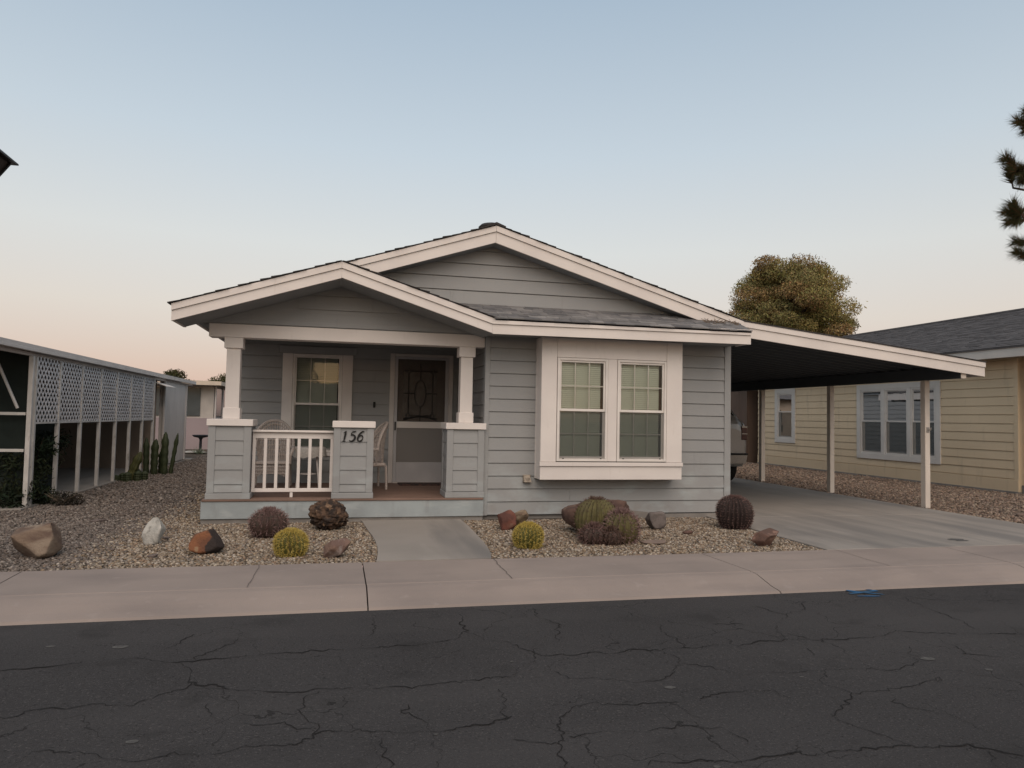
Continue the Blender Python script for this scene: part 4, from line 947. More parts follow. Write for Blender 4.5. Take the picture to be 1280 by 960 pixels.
# ================================================================== LATTICE PATIO (left neighbour)
lp = thing('patio_cover', 'white patio cover with lattice screens above open bays and a metal shed', 'patio cover', (-6.4, 18, 0))
LX = -4.57
b = MB(); b.hexa([(-8.7, 10.9, 2.52), (LX+.10, 10.9, 2.405), (LX+.10, 25.0, 2.405), (-8.7, 25.0, 2.52), (-8.7, 10.9, 2.60), (LX+.10, 10.9, 2.455), (LX+.10, 25.0, 2.455), (-8.7, 25.0, 2.60)]); b.build('roof', WHITE_W, lp)
b = MB(); b.box(LX+.02, LX+.104, 10.9, 25.0, 2.355, 2.403, .004); b.build('gutter', WHITE_W, lp)
b = MB(); b.box(LX-.06, LX+.0, 10.95, 25.0, 2.30, 2.352, .003); b.build('header_beam', WHITE_W, lp)
py_ = [12.62, 13.62, 14.71, 15.79, 16.85, 17.92, 19.0, 20.02]
for k, y in enumerate(py_):
    b = MB(); b.box(LX-.03, LX+.03, y-.03, y+.03, .018, 2.30, .003); b.build('post', ALU, lp, share='p')
b = MB(); b.box(LX-.03, LX+.035, 12.44, 12.50, .018, 2.30, .004); b.build('corner_post', ALU, lp)
b = MB(); b.box(LX-.02, LX+.02, 12.66, 20.0, 1.262, 1.292, .002); b.build('lattice_rail', ALU, lp)
def lattice(y0, y1, z0, z1):
    b = MB(); dz, dy = .070, .068; W = y1-y0; hgt = z1-z0; sl = dz/dy; wd = .0165
    # strips in both diagonals, clipped to the panel, overlapping at two depths
    for sg, off in ((1, .0), (-1, .006)):
        c = -hgt-W*sl
        while c < hgt+W*sl:
            pts = []
            for y in (0.0, W):
                z = sg*sl*y+c
                if 0 <= z <= hgt: pts.append((y, z))
            for z in (0.0, hgt):
                y = (z-c)/(sg*sl)
                if 0 < y < W: pts.append((y, z))
            if len(pts) == 2 and abs(pts[0][0]-pts[1][0]) > .01:
                (ya, za), (yb_, zb) = sorted(pts); l = math.hypot(yb_-ya, zb-za); nx_, nz_ = -(zb-za)/l*wd, (yb_-ya)/l*wd; x0 = LX+.004+off
                b.hexa([(x0, y0+ya-nx_, z0+za-nz_), (x0, y0+yb_-nx_, z0+zb-nz_), (x0, y0+yb_+nx_, z0+zb+nz_), (x0, y0+ya+nx_, z0+za+nz_), (x0+.005, y0+ya-nx_, z0+za-nz_), (x0+.005, y0+yb_-nx_, z0+zb-nz_), (x0+.005, y0+yb_+nx_, z0+zb+nz_), (x0+.005, y0+ya+nx_, z0+za+nz_)])
            c += dz*2
    return b
for k in range(7):
    lattice(py_[k]+.032, py_[k+1]-.032, 1.293, 2.298).build('lattice_panel', mat('lattice_vinyl', (.66, .65, .66), rough=.6), lp)
# shed at the far end, with a tan front wall and an open door
TANW = mat('tan_stucco', (.30, .24, .19), (.26, .205, .165), .85, 1.2, bump=.2, bscale=50)
b = MB(); b.box(-8.5, LX-.06, 20.55, 20.62, .018, 2.40); b.build('cross_wall', TANW, lp)
b = MB(); b.box(LX-.14, LX-.02, 21.30, 24.0, .03, 2.30); b.build('shed_wall', WHITE_W, lp)
for k in range(9):
    b = MB(); b.box(LX-.018, LX-.004, 21.31+.3*k, 21.31+.3*k+.285, .05, 2.28, .003); b.build('wall_panel', WHITE_W, lp, share='w')
for y0_, y1_ in ((21.22, 21.295), (24.0, 24.12)):
    b = MB(); b.box(LX-.03, LX+.02, y0_, y1_, .02, 2.30, .003); b.build('shed_trim', WHITE_W, lp)
b = MB(); b.box(LX-.9, LX-.85, 20.64, 21.25, .03, 2.3); b.build('inner_door', TANW, lp)
b = MB(); b.hexa([(LX, 20.15, 2.22), (LX+.28, 20.15, 2.12), (LX+.28, 21.2, 2.12), (LX, 21.2, 2.22), (LX, 20.15, 2.235), (LX+.28, 20.15, 2.135), (LX+.28, 21.2, 2.135), (LX, 21.2, 2.235)]); b.build('door_awning', WHITE_W, lp)
b = MB(); b.box(-8.6, -8.5, 11.5, 24.6, .018, 2.5); b.build('house_wall', TANW, lp)
b = MB(); b.box(LX-.02, LX+.22, 23.95, 24.35, .0, .05, .01); b.build('downspout_block', CONC_FOUND, lp)
# front bay: shade cloth, rails and brace
CLOTH = mat('shade_cloth', (.022, .030, .027), (.016, .022, .02), .95, 4)
b = MB(); b.box(-8.5, LX-.10, 12.66, 12.675, .05, 2.40); b.build('shade_cloth', CLOTH, lp)
b = MB(); b.box(LX-.62, LX-.615, 12.70, 15.4, .03, 1.9); b.build('shade_cloth', CLOTH, lp)
for z in (1.395, .84):
    b = MB(); b.box(-8.5, LX-.05, 12.46, 12.50, z, z+.045, .003); b.build('gate_rail', ALU, lp)
b = MB(); b.tube([(-5.10, 12.44, 2.38), (-4.72, 12.44, 1.50)], .022, 6); b.tube([(-4.98, 12.44, 1.39), (-5.02, 12.44, .88)], .014, 6); b.build('brace', ALU, lp)

# ================================================================== far left house
fh = thing('mobile_home', 'distant pale mobile home with window band and mauve skirting', 'house', (-7, 35, 0))
MAUVE = mat('mauve_siding', (.34, .28, .29), (.30, .25, .26), .7, 1)
b = MB(); b.box(-12, -4.85, 31.2, 44, .0, 1.25); b.build('skirting', MAUVE, fh)
b = MB(); b.box(-12, -4.9, 31.25, 44, 1.25, 2.55); b.build('wall', mat('pale_panel', (.50, .46, .42)), fh)
for k in range(6):
    b = MB(); b.box(-4.90, -4.86, 31.4+1.9*k, 33.15+1.9*k, 1.33, 2.45, .003); wn = b.build('window', mat('grey_window', (.10, .11, .11), rough=.2), fh)
    b = MB(); b.box(-4.87, -4.82, 31.26+1.9*k, 31.36+1.9*k, .9, 2.55); b.build('window_post', WHITE_W, fh)
for k in range(4):
    b = MB(); b.box(-6.75-1.5*k, -5.4-1.5*k, 31.20, 31.245, 1.33, 2.45, .003); b.build('window', MATS['grey_window'], fh)
b = MB(); b.hexa([(-12.3, 30.6, 2.55), (-4.55, 30.6, 2.55), (-4.55, 44.3, 2.55), (-12.3, 44.3, 2.55), (-12.3, 30.6, 2.85), (-4.55, 30.6, 2.70), (-4.55, 44.3, 2.70), (-12.3, 44.3, 2.85)]); b.build('roof', mat('cream_roof', (.60, .52, .43)), fh)

# ================================================================== ROCKS
import bmesh
def ico(sub):
    bm = bmesh.new(); bmesh.ops.create_icosphere(bm, subdivisions=sub, radius=1); bm.verts.ensure_lookup_table()
    V = np.array([v.co[:] for v in bm.verts]); Fa = np.array([[v.index for v in f_.verts] for f_ in bm.faces]); bm.free(); return V, Fa
ICO = {k: ico(k) for k in (2, 3, 4, 5)}
def fbm(p, f, o=4): return sum(mnoise.noise((p[0]*f*2**k, p[1]*f*2**k, p[2]*f*2**k))*.5**k for k in range(o))
def rock(name, label, px, py, w_, d_, h_, material, seed, cuts=7, rough_=.10, sub=4, sink=.10, skew=0.0, planes=(), group=None, xy=None, fold=0, fine=.02):
    rs = random.Random(seed); V, Fa = ICO[sub]; V = V.copy()
    P = list(planes)
    for _ in range(cuts):
        n_ = Vector((rs.gauss(0, 1), rs.gauss(0, 1), rs.gauss(.2, .8))).normalized(); P.append((n_, rs.uniform(.42, .68)))
    for n_, d in P:
        n_ = np.array(n_); s_ = V@n_; k = s_ > d; V[k] -= np.outer((s_[k]-d)*.98, n_)
    off = seed*3.17
    for i in range(len(V)):
        p = V[i]; q = p+off
        dsp = rough_*fbm(q, 1.3, 4)+fine*fbm(q, 9, 2)
        if fold: 
            wq = Vector((mnoise.noise(tuple(q*1.7)), mnoise.noise(tuple(q*1.7+9)), mnoise.noise(tuple(q*1.7+19))))*.55
            r1 = abs(mnoise.noise((q[0]*2.1+wq.x*2, q[1]*2.1+wq.y*2, q[2]*2.9+wq.z*2))); r2 = abs(mnoise.noise((q[0]*5+wq.x*4, q[1]*5+wq.y*4, q[2]*6.5)))
            dsp += -fold*max(0, .22-r1)/.22*.55-fold*max(0, .2-r2)/.2*.28+.12*mnoise.noise(tuple(q*1.1))
        V[i] = p*(1+dsp)
    V -= (V.max(0)+V.min(0))/2; V *= np.array([w_, d_, h_])/(V.max(0)-V.min(0)); V[:, 0] += skew*V[:, 2]
    V[:, 2] += h_/2-sink*h_
    x, y = xy or ground(px, py); y += d_*.38
    V += np.array([x, y, 0])
    o = big_mesh(name, V, Fa, material, smooth=fold == 0 and rough_ < .05, origin=(x, y, -.01)); return tag(o, label, 'rock', group or 'rocks set out on the gravel')
def rockmat(name, c1, c2, c3=None, sc1=2.2, sc2=7, lo=.42, hi=.58, lo3=.55, hi3=.66, st=(1, 1, 1)):
    M = mat(name, c1, c2, .88, sc1, ramp=(lo, hi), bump=.8, bscale=55, stretch=st, detail=6)
    if c3: layer(M, c3, sc2, lo3, hi3, st)
    return M
rock('boulder', 'large tan sandstone boulder with a flat slanted top on grey gravel', 37, 699, .43, .38, .38, rockmat('sandstone', (.185, .135, .10), (.12, .082, .064), (.24, .19, .145), 4, 3, st=(1, 1, 2.5)), 3, cuts=8, rough_=.04,
     planes=[(Vector((-.35, -.35, .87)).normalized(), .52), (Vector((0, -1, .15)).normalized(), .62), (Vector((1, -.3, -.1)).normalized(), .75), (Vector((-1, -.1, 0)), .8)], sink=.08)
rock('white_rock', 'upright chalky white rock standing alone on the gravel', 189, 681, .24, .18, .32, rockmat('chalk', (.47, .46, .425), (.36, .355, .33), (.24, .235, .215), 8, 12), 11, cuts=10, rough_=.08, planes=[(Vector((.9, 0, .45)).normalized(), .45), (Vector((-.95, -.1, .3)).normalized(), .5)], skew=.05, sink=.06)
M = rockmat('rust_stone', (.20, .085, .042), (.13, .058, .034), (.25, .16, .095), 6, 8, lo3=.58, hi3=.66)
t = M.node_tree; tx = t.nodes.new('ShaderNodeTexCoord'); sp = t.nodes.new('ShaderNodeSeparateXYZ'); t.links.new(tx.outputs['Object'], sp.inputs[0])
nn = t.nodes.new('ShaderNodeTexNoise'); nn.inputs['Scale'].default_value = 9; t.links.new(tx.outputs['Object'], nn.inputs['Vector'])
ma = t.nodes.new('ShaderNodeMath'); ma.operation = 'MULTIPLY_ADD'; ma.inputs[1].default_value = .40; t.links.new(nn.outputs[0], ma.inputs[0]); t.links.new(sp.outputs['X'], ma.inputs[2])
mr = t.nodes.new('ShaderNodeMapRange'); mr.inputs[1].default_value = .19; mr.inputs[2].default_value = .225; t.links.new(ma.outputs[0], mr.inputs[0])
bs = t.nodes['Principled BSDF']; src = bs.inputs['Base Color'].links[0].from_socket; mx = t.nodes.new('ShaderNodeMixRGB'); t.links.new(mr.outputs[0], mx.inputs[0]); t.links.new(src, mx.inputs[1]); mx.inputs[2].default_value = (.034, .026, .024, 1); t.links.new(mx.outputs[0], bs.inputs['Base Color'])
rock('rock', 'rust orange rock with a black right half near the sidewalk', 257, 693, .345, .27, .27, M, 21, cuts=10, rough_=.06, planes=[(Vector((-.8, -.2, .6)).normalized(), .48), (Vector((.85, -.2, .5)).normalized(), .5)], sink=.07)
rock('gnarled_rock', 'dark brown gnarled lava-like rock against the porch skirt', 410, 664, .52, .40, .42, rockmat('lava', (.11, .068, .045), (.035, .026, .022), (.22, .145, .095), 8, 11, lo3=.56, hi3=.64), 33, cuts=0, rough_=.10, sub=5, fold=.42, fine=.03, sink=.07)
rock('rock', 'small pinkish brown rock by the edge of the front walk', 421, 698, .28, .22, .22, rockmat('pink_stone', (.20, .13, .10), (.14, .09, .075), (.27, .22, .20), 6, 9), 41, cuts=13, rough_=.06, sink=.12)
rock('rock', 'red blocky rock leaning beside the pale tan rock', 636, 663, .25, .24, .28, rockmat('red_stone', (.16, .062, .045), (.10, .045, .036), (.20, .11, .08), 6, 8), 55, cuts=15, rough_=.05, planes=[(Vector((.5, -.6, .6)).normalized(), .5)], sink=.08)
rock('rock', 'pale tan rock wedged beside the red rock', 653, 660, .23, .22, .25, rockmat('tan_stone', (.27, .20, .13), (.17, .12, .085), (.32, .26, .19), 7, 9), 61, cuts=15, rough_=.06, sink=.06)
rock('boulder', 'large reddish brown boulder behind the clustered barrel cacti', 0, 0, 1.02, .62, .50, rockmat('brown_boulder', (.125, .075, .058), (.075, .045, .038), (.16, .11, .085), 4, 7), 71, cuts=9, rough_=.05, sink=.10, xy=(3.44, 9.05))
rock('paver_block', 'grey rounded stone block beside the house foundation', 822, 662, .25, .22, .26, rockmat('grey_block', (.165, .14, .13), (.125, .107, .10), None, 12), 81, cuts=2, rough_=.03, planes=[(Vector((1, 0, 0)), .72), (Vector((-1, 0, 0)), .72), (Vector((0, -1, 0)), .7), (Vector((0, 0, 1)), .72)], sink=.08)
rock('rock', 'low reddish rock near the driveway edge', 963, 684, .36, .26, .23, rockmat('rosy_stone', (.15, .085, .066), (.105, .065, .052), (.24, .15, .115), 5, 8, lo3=.57, hi3=.66), 91, cuts=14, rough_=.05, sink=.12)
rock('flat_stone', 'flat pinkish stone lying in the gravel below the barrel cluster', 0, 0, .34, .20, .06, rockmat('flat_pink', (.22, .165, .14), (.17, .13, .11)), 95, cuts=2, rough_=.05, sink=.3, xy=ground(820, 680))
rock('flat_stone', 'dark flat stone sunk in gravel between boulder and white rock', 0, 0, .22, .12, .05, rockmat('flat_grey', (.15, .12, .11), (.11, .09, .08)), 97, cuts=2, rough_=.05, sink=.3, xy=ground(122, 653))
rock('flat_stone', 'pale flat slab lying by the far bird bath', 0, 0, .9, .5, .12, rockmat('slab_white', (.42, .42, .40), (.36, .36, .34)), 99, cuts=2, rough_=.04, sink=.2, xy=(-5.05, 28.1))
for k, (x, y, s_) in enumerate(((190, 697, .07), (207, 674, .06), (140, 688, .04), (862, 668, .10), (1279, 646, .12))):
    rock('loose_stone', ['small dark stone in the gravel before the white rock', 'small grey stone beside the foot of the white rock', 'tiny brown stone in the gravel by the tan boulder', 'low pink stone in gravel left of the dark barrel cactus', 'pale stone on gravel at the tan house side'][k], x, y, s_*1.5, s_, s_*.6, MATS[['flat_grey', 'grey_block', 'flat_grey', 'rosy_stone', 'flat_pink'][k]], 120+k, cuts=4, sub=2, sink=.2)
# concrete footing that shows at the right end of the front wall
b = MB(); b.prism_y([(4.28, -.03), (6.12, -.03), (6.12, .047), (4.9, .047), (4.62, .085), (4.30, .115), (4.28, .11)], 10.575, 10.632); b.build('footing', CONC_FOUND, house)

# ================================================================== CACTI
def cactus(name, label, x, y, r, h, ribs, bodym, spinem, sl, per=13, nsp=6, wd=.0032, group=None, tilt=0, crown=True, seed=0, lean=None, cat='cactus'):
    rs = np.random.default_rng(seed+5); t = thing(name, label, cat, (x, y, 0), group or 'barrel cacti in the gravel bed')
    nt_, nv = ribs*6, 22; V = []; h2 = h
    def surf(th, v):      # v 0 (ground) .. 1 (top)
        a = -1.05+v*(math.pi/2+1.05)       # below the equator to the top
        rr = r*math.cos(a)**.85 if math.cos(a) > 0 else 0
        rr *= 1+.07*mnoise.noise((math.cos(th)*1.3+seed*7, math.sin(th)*1.3, v*2))
        z = h2*.5+h2*.5*math.sin(a) if a > 0 else h2*.5+h2*.5*math.sin(a)/math.sin(1.05)
        rib = 1+.085*math.cos(ribs*th)*min(1, 3*math.cos(a))
        top = -.10*h2*max(0, (v-.9)/.1)**2
        return Vector((rr*rib*math.cos(th), rr*rib*math.sin(th), z+top))
    for j in range(nv+1):
        for i in range(nt_): V.append(surf(2*math.pi*i/nt_, j/nv*.999))
    Fa = [(j*nt_+i, j*nt_+(i+1) % nt_, (j+1)*nt_+(i+1) % nt_, (j+1)*nt_+i) for j in range(nv) for i in range(nt_)]
    b = MB(); b.v = [(p.x+x, p.y+y, p.z-.02) for p in V]; b.f = Fa; b.build('body', bodym, t, smooth=True, origin=(x, y, 0))
    SV = []; SF = []
    for i in range(ribs):
        th = 2*math.pi*i/ribs
        for j in range(per+ (4 if crown else 0)):
            v = .03+.93*j/per if j < per else .90+.09*rs.random()
            if v > .99: v = .985
            p = surf(th+(rs.random()-.5)*.02, v); q = surf(th, min(v+.02, .999)); n_ = Vector((p.x, p.y, (p.z-h2*.45)*1.1)).normalized(); up = (q-p).normalized()
            sd_ = n_.cross(up).normalized()
            for k in range(nsp):
                dr = (n_*(.55+.5*rs.random())+sd_*rs.normal(0, .62)+up*rs.normal(.05, .6)).normalized()
                if j >= per: dr = (Vector((0, 0, 1))*.8+n_*.5+Vector(rs.normal(0, .35, 3))).normalized()
                l = sl*(.55+.6*rs.random()); w0 = dr.cross(Vector(rs.normal(0, 1, 3))).normalized()*wd
                e = p+dr*l; o = len(SV); bend = sd_*rs.normal(0, .12)*l
                SV += [p+w0, p-w0, p+dr*l*.6+w0*.6+bend, p+dr*l*.6-w0*.6+bend, e+bend*1.5]; SF += [(o, o+1, o+3), (o, o+3, o+2), (o+2, o+3, o+4)]
    SV = np.array([s_[:] for s_ in SV])+np.array([x, y, -.02])
    tag(big_mesh('spines', SV, np.array(SF), spinem, t, origin=(x, y, 0)), kind='stuff')
    return t
GREEN_G = mat('golden_barrel_skin', (.105, .105, .028), (.075, .08, .022), .6, 20); SP_GOLD = mat('golden_spine', (.43, .315, .062), (.51, .41, .13), .6, 30)
layer(GREEN_G, (.13, .085, .045), 16, .56, .68, (1, 1, 1), .8)
SKIN_D = mat('purple_barrel_skin', (.050, .038, .030), (.075, .042, .036), .7, 20); SP_PURP = mat('mauve_spine', (.25, .165, .15), (.15, .09, .085), .6, 30)
SKIN_OL = mat('olive_barrel_skin', (.125, .11, .042), (.085, .074, .032), .65, 12); SP_BRN = mat('brown_spine', (.15, .095, .07), (.09, .058, .045), .6, 30)
SKIN_B = mat('dark_barrel_skin', (.026, .019, .017), (.04, .026, .024), .7, 20); SP_DRK = mat('dark_red_spine', (.19, .115, .10), (.10, .06, .055), .6, 30)
def gp(px, py, dy): x, y = ground(px, py); return x*(y+dy)/y, y+dy
x, y = gp(335.5, 674, .20); cactus('barrel_cactus', 'mauve spined barrel cactus on gravel before the porch railing', x, y, .20, .34, 20, SKIN_D, SP_PURP, .058, 13, 6, .0030, seed=1)
x, y = gp(363, 697, .15); cactus('barrel_cactus', 'golden spined barrel cactus in front of the mauve one', x, y, .150, .275, 22, GREEN_G, SP_GOLD, .040, 18, 9, .0026, seed=2)
x, y = gp(660, 687, .15); cactus('barrel_cactus', 'golden spined barrel cactus beside the red and tan rocks', x, y, .155, .285, 22, GREEN_G, SP_GOLD, .040, 18, 9, .0026, seed=3)
cactus('barrel_cactus', 'largest olive barrel cactus of the cluster leaning on the brown boulder', 3.20, 8.80, .245, .52, 24, SKIN_OL, SP_BRN, .045, 12, 4, .0032, group=None, seed=4)
cactus('barrel_cactus', 'round brown spined barrel cactus in front of the cluster', 3.42, 8.50, .195, .38, 18, SKIN_OL, SP_PURP, .075, 12, 7, .0036, seed=5)
cactus('barrel_cactus', 'small low barrel cactus at the foot of the cluster', 3.05, 8.46, .155, .22, 16, SKIN_D, SP_DRK, .07, 9, 7, .0036, seed=6)
cactus('barrel_cactus', 'tiny barrel cactus squeezed between larger ones of the cluster', 3.24, 8.36, .12, .19, 14, SKIN_D, SP_BRN, .065, 8, 7, .0036, seed=8)
x, y = gp(918, 663, .2); cactus('barrel_cactus', 'tall dark barrel cactus at the house corner by the driveway', x, y, .232, .465, 26, SKIN_B, SP_DRK, .038, 17, 6, .0030, seed=7)

CER = mat('columnar_skin', (.028, .040, .018), (.045, .055, .025), .6, 14); CER_Y = mat('yellowed_skin', (.085, .085, .03), (.05, .055, .022), .6, 10)
def ribbed_stem(pts, r, ribs=7, n=28):
    b = MB(); P = [Vector(p) for p in pts]; up0 = Vector((1, 0, 0)); N_ = 16; L = []
    for j in range(N_+1):
        t_ = j/N_*(len(P)-1); i = min(int(t_), len(P)-2); p = P[i].lerp(P[i+1], t_-i); d = (P[i+1]-P[i]).normalized(); a1 = (up0-d*up0.dot(d)).normalized(); a2 = d.cross(a1)
        rr = r*(.8+.2*math.sin(j*.9)**2)*(1 if j < N_-2 else (.8 if j == N_-2 else (.55 if j == N_-1 else .12)))
        for k in range(n): th = 2*math.pi*k/n; q = rr*(1+.16*math.cos(ribs*th)); L.append(tuple(p+q*(math.cos(th)*a1+math.sin(th)*a2)))
    b.add(L, [(j*n+k, j*n+(k+1) % n, (j+1)*n+(k+1) % n, (j+1)*n+k) for j in range(N_) for k in range(n)]+[tuple(N_*n+k for k in range(n))]); return b
col = thing('columnar_cactus', 'clump of dark upright columnar cactus stems beside the patio shed', 'cactus', (-4.15, 18.9, 0))
for (dx, dy, h_, r_, lx) in ((-.26, 0, .86, .062, -.02), (-.12, .1, .80, .07, .0), (-.05, -.15, .84, .065, .02), (.10, .05, 1.0, .075, .03), (.16, -.1, .95, .07, .0), (.27, 0, .98, .045, .14), (.02, .2, .55, .06, 0)):
    ribbed_stem([(-4.15+dx, 18.9+dy, -.02), (-4.15+dx+lx*.5, 18.9+dy, h_*.5), (-4.15+dx+lx, 18.9+dy, h_)], r_).build('stem', CER, col, smooth=True)
lean = thing('leaning_cactus', 'yellow green leaning cactus stem with low pups by the patio posts', 'cactus', (-4.25, 17.1, 0))
ribbed_stem([(-4.32, 17.1, -.02), (-4.24, 17.1, .25), (-4.10, 17.1, .62)], .085, 8).build('stem', CER_Y, lean, smooth=True)
for (dx, dy, h_) in ((-.18, 0, .17), (-.05, -.18, .2), (.12, -.1, .22), (.05, .15, .25), (-.30, -.05, .13), (.2, .1, .2)):
    ribbed_stem([(-4.25+dx, 17.1+dy, -.02), (-4.25+dx*1.05, 17.1+dy, h_)], .075, 7).build('pup', CER, lean, smooth=True)

# ================================================================== FOLIAGE
def leaf_cloud(name, centers, radii, n_per, size, material, parent, pal, elong=1.0, seed=0, origin=(0, 0, 0), flat=.8, up=0.0, shell=.55):
    rg = np.random.default_rng(seed); PP = []; CC = []
    for c, r_ in zip(centers, radii):
        n = int(n_per); d = rg.normal(0, 1, (n, 3)); d /= np.linalg.norm(d, axis=1)[:, None]; rad = rg.uniform(shell**3, 1, n)**(1/3)
        rr = np.array(r_) if hasattr(r_, '__len__') else np.array([r_, r_, r_*flat])
        PP.append(np.array(c)+d*rad[:, None]*rr*(1+.11*rg.normal(0, 1, (n, 1)))); base = pal[rg.integers(0, len(pal))]
        CC.append(base*rg.uniform(.85, 1.15, (n, 1))*(1+.08*rg.normal(0, 1, (n, 3))))
    P = np.concatenate(PP); C = np.clip(np.concatenate(CC), .004, 1); n = len(P)
    a = rg.normal(0, 1, (n, 3)); a[:, 2] += up; a /= np.linalg.norm(a, axis=1)[:, None]; b_ = np.cross(a, rg.normal(0, 1, (n, 3))); b_ /= np.linalg.norm(b_, axis=1)[:, None]
    s_ = size*rg.uniform(.6, 1.4, (n, 1)); L = a*s_*elong; W_ = b_*s_*.42
    V = np.stack([P-L*.5, P+W_*.5-L*.1, P+L*.5, P-W_*.5-L*.1], 1).reshape(-1, 3)
    Fa = (np.array([[0, 1, 2, 3]])[None]+4*np.arange(n)[:, None, None]).reshape(-1, 4)
    return tag(big_mesh(name, V, Fa, material, parent, np.repeat(C, 4, 0), origin=origin), kind=None)
LEAF = mat('foliage', (1, 1, 1), (.8, .8, .8), .8, 3, attr='tint', spec=.15)
BARK = mat('bark', (.085, .055, .040), (.05, .034, .026), .95, 8, (1, 1, .3), bump=.8, bscale=25)
# big pine behind the carport
TX, TY = 31.2, 46.0
pine = thing('pine_tree', 'broad olive brown pine crown rising behind the carport roof', 'tree', (TX, TY, 0))
b = MB(); b.tube([(TX, TY, -.1), (TX+.1, TY, 3), (TX-.1, TY, 6), (TX+.1, TY, 9.5), (TX, TY, 12)], [.42, .36, .30, .2, .08], 9)
rp_ = random.Random(4); cents = []; rads = []
tiers = [(5.2, 4.6), (6.3, 5.2), (7.4, 5.3), (8.5, 5.1), (9.6, 4.9), (10.7, 4.3), (11.7, 3.9), (12.35, 2.7)]
for z, R0 in tiers:
    nb_ = max(4, int(R0*2.6))
    for k in range(nb_):
        a = 2*math.pi*k/nb_+rp_.uniform(-.3, .3); rr = R0*.80*rp_.uniform(.55, 1.0); 
        c = (TX+rr*math.cos(a), TY+rr*math.sin(a), z+rp_.uniform(-.45, .45)); cents.append(c); q = rp_.uniform(.75, 1.25); rads.append((q*1.15, q*1.15, q*.62))
        b.tube([(TX, TY, z-1.0), (TX+rr*.5*math.cos(a), TY+rr*.5*math.sin(a), z-.55), c], [.11, .07, .02], 5)
        if rr > 2.5:
            rr2 = rr*rp_.uniform(.4, .6); cents.append((TX+rr2*math.cos(a+.3), TY+rr2*math.sin(a+.3), z+rp_.uniform(-.2, .5))); rads.append((1.0, 1.0, .6))
b.build('trunk', BARK, pine)
PPAL = 1.35*np.array([(.235, .195, .078), (.205, .180, .072), (.235, .165, .076), (.165, .145, .060), (.21, .150, .070), (.185, .165, .072)])
leaf_cloud('crown', cents, rads, 1500, .135, LEAF, pine, PPAL, elong=1.3, seed=3, up=.6, shell=.3)
# trees far left
def round_tree(name, label, x, y, zt, r, seed, pal, n=26, group=None):
    t = thing(name, label, 'tree', (x, y, 0), group); rs = random.Random(seed); cs = []; rd = []
    b = MB(); b.tube([(x, y, -.1), (x+.1, y, zt*.35), (x, y, zt*.7)], [r*.12, r*.1, r*.04], 7)
    for k in range(n):
        a = rs.uniform(0, 6.28); e = rs.uniform(-.5, 1); rr = r*math.sqrt(max(0, 1-e*e))*rs.uniform(.6, .85); c = (x+rr*math.cos(a), y+rr*math.sin(a), zt-r+e*r*.78); cs.append(c); rd.append(r*rs.uniform(.22, .36))
        if k % 3 == 0: b.tube([(x, y, zt*.45), c], [r*.05, r*.01], 4)
    b.build('trunk', BARK, t); leaf_cloud('crown', cs, rd, 260, .16*r/2, LEAF, t, pal, seed=seed, shell=.2); return t
GP = np.array([(.055, .062, .022), (.075, .07, .026), (.045, .052, .02), (.065, .055, .024)])
round_tree('tree', 'dark rounded tree behind the end of the patio roof', -12.4, 60, 4.75, 2.0, 5, GP)
round_tree('tree', 'smaller dark tree between patio roof and distant mobile home', -11.3, 64, 4.0, 1.7, 6, GP)
round_tree('tree', 'leafy green tree beside the porch column beyond the mobile home', -6.9, 47, 3.9, 1.75, 8, GP*1.15, 34)
round_tree('tree', 'unseen full dark tree added across the street to shape porch window reflections', -3.2, -12.5, 5.2, 2.0, 14, GP, 40)  # out of view, added to block low sky in the porch window reflection
# dark shrub at the patio corner
sh = thing('shrub', 'dark green climbing shrub at the patio corner posts', 'shrub', (-4.9, 12.7, 0)); b = MB(); rs = random.Random(2)
for k in range(9): b.tube([(-4.8+rs.uniform(-.2, .2), 12.7+rs.uniform(-.1, .6), -.02), (-4.8+rs.uniform(-.3, .25), 12.8+rs.uniform(-.2, .8), rs.uniform(.4, 1.1))], [.014, .005], 5)
b.build('stems', BARK, sh)
leaf_cloud('foliage', [(-4.72, 12.6, .25), (-4.62, 12.9, .2), (-4.85, 12.6, .65), (-4.70, 13.1, .5), (-4.9, 12.9, 1.0), (-4.72, 13.4, .85), (-4.75, 12.5, .12), (-4.5, 13.0, .1), (-4.9, 14.0, .6), (-4.9, 14.4, .9)], [.26, .24, .26, .28, .24, .25, .25, .2, .3, .3], 420, .055, LEAF, sh, np.array([(.020, .032, .016), (.028, .036, .018), (.016, .024, .014)]), elong=1.6, seed=9, shell=.1)
lt = thing('dry_bush', 'small dry dark bush with pale twigs at the foot of the shrub', 'bush', (-4.15, 12.75, 0)); b = MB()
for k in range(60): a = rs.uniform(0, 6.28); l = rs.uniform(.1, .28); b.tube([(-4.15, 12.75, 0), (-4.15+l*math.cos(a)*.6, 12.75+l*math.sin(a)*.5, l*.55), (-4.15+l*math.cos(a), 12.75+l*math.sin(a), l*.75)], [.006, .005, .002], 3)
b.build('twigs', mat('dry_twig', (.15, .12, .09), rough=1), lt)
leaf_cloud('foliage', [(-4.15, 12.75, .1), (-4.0, 12.8, .08)], [.17, .13], 300, .045, LEAF, lt, np.array([(.03, .028, .022), (.05, .042, .034)]), seed=12, shell=.1)
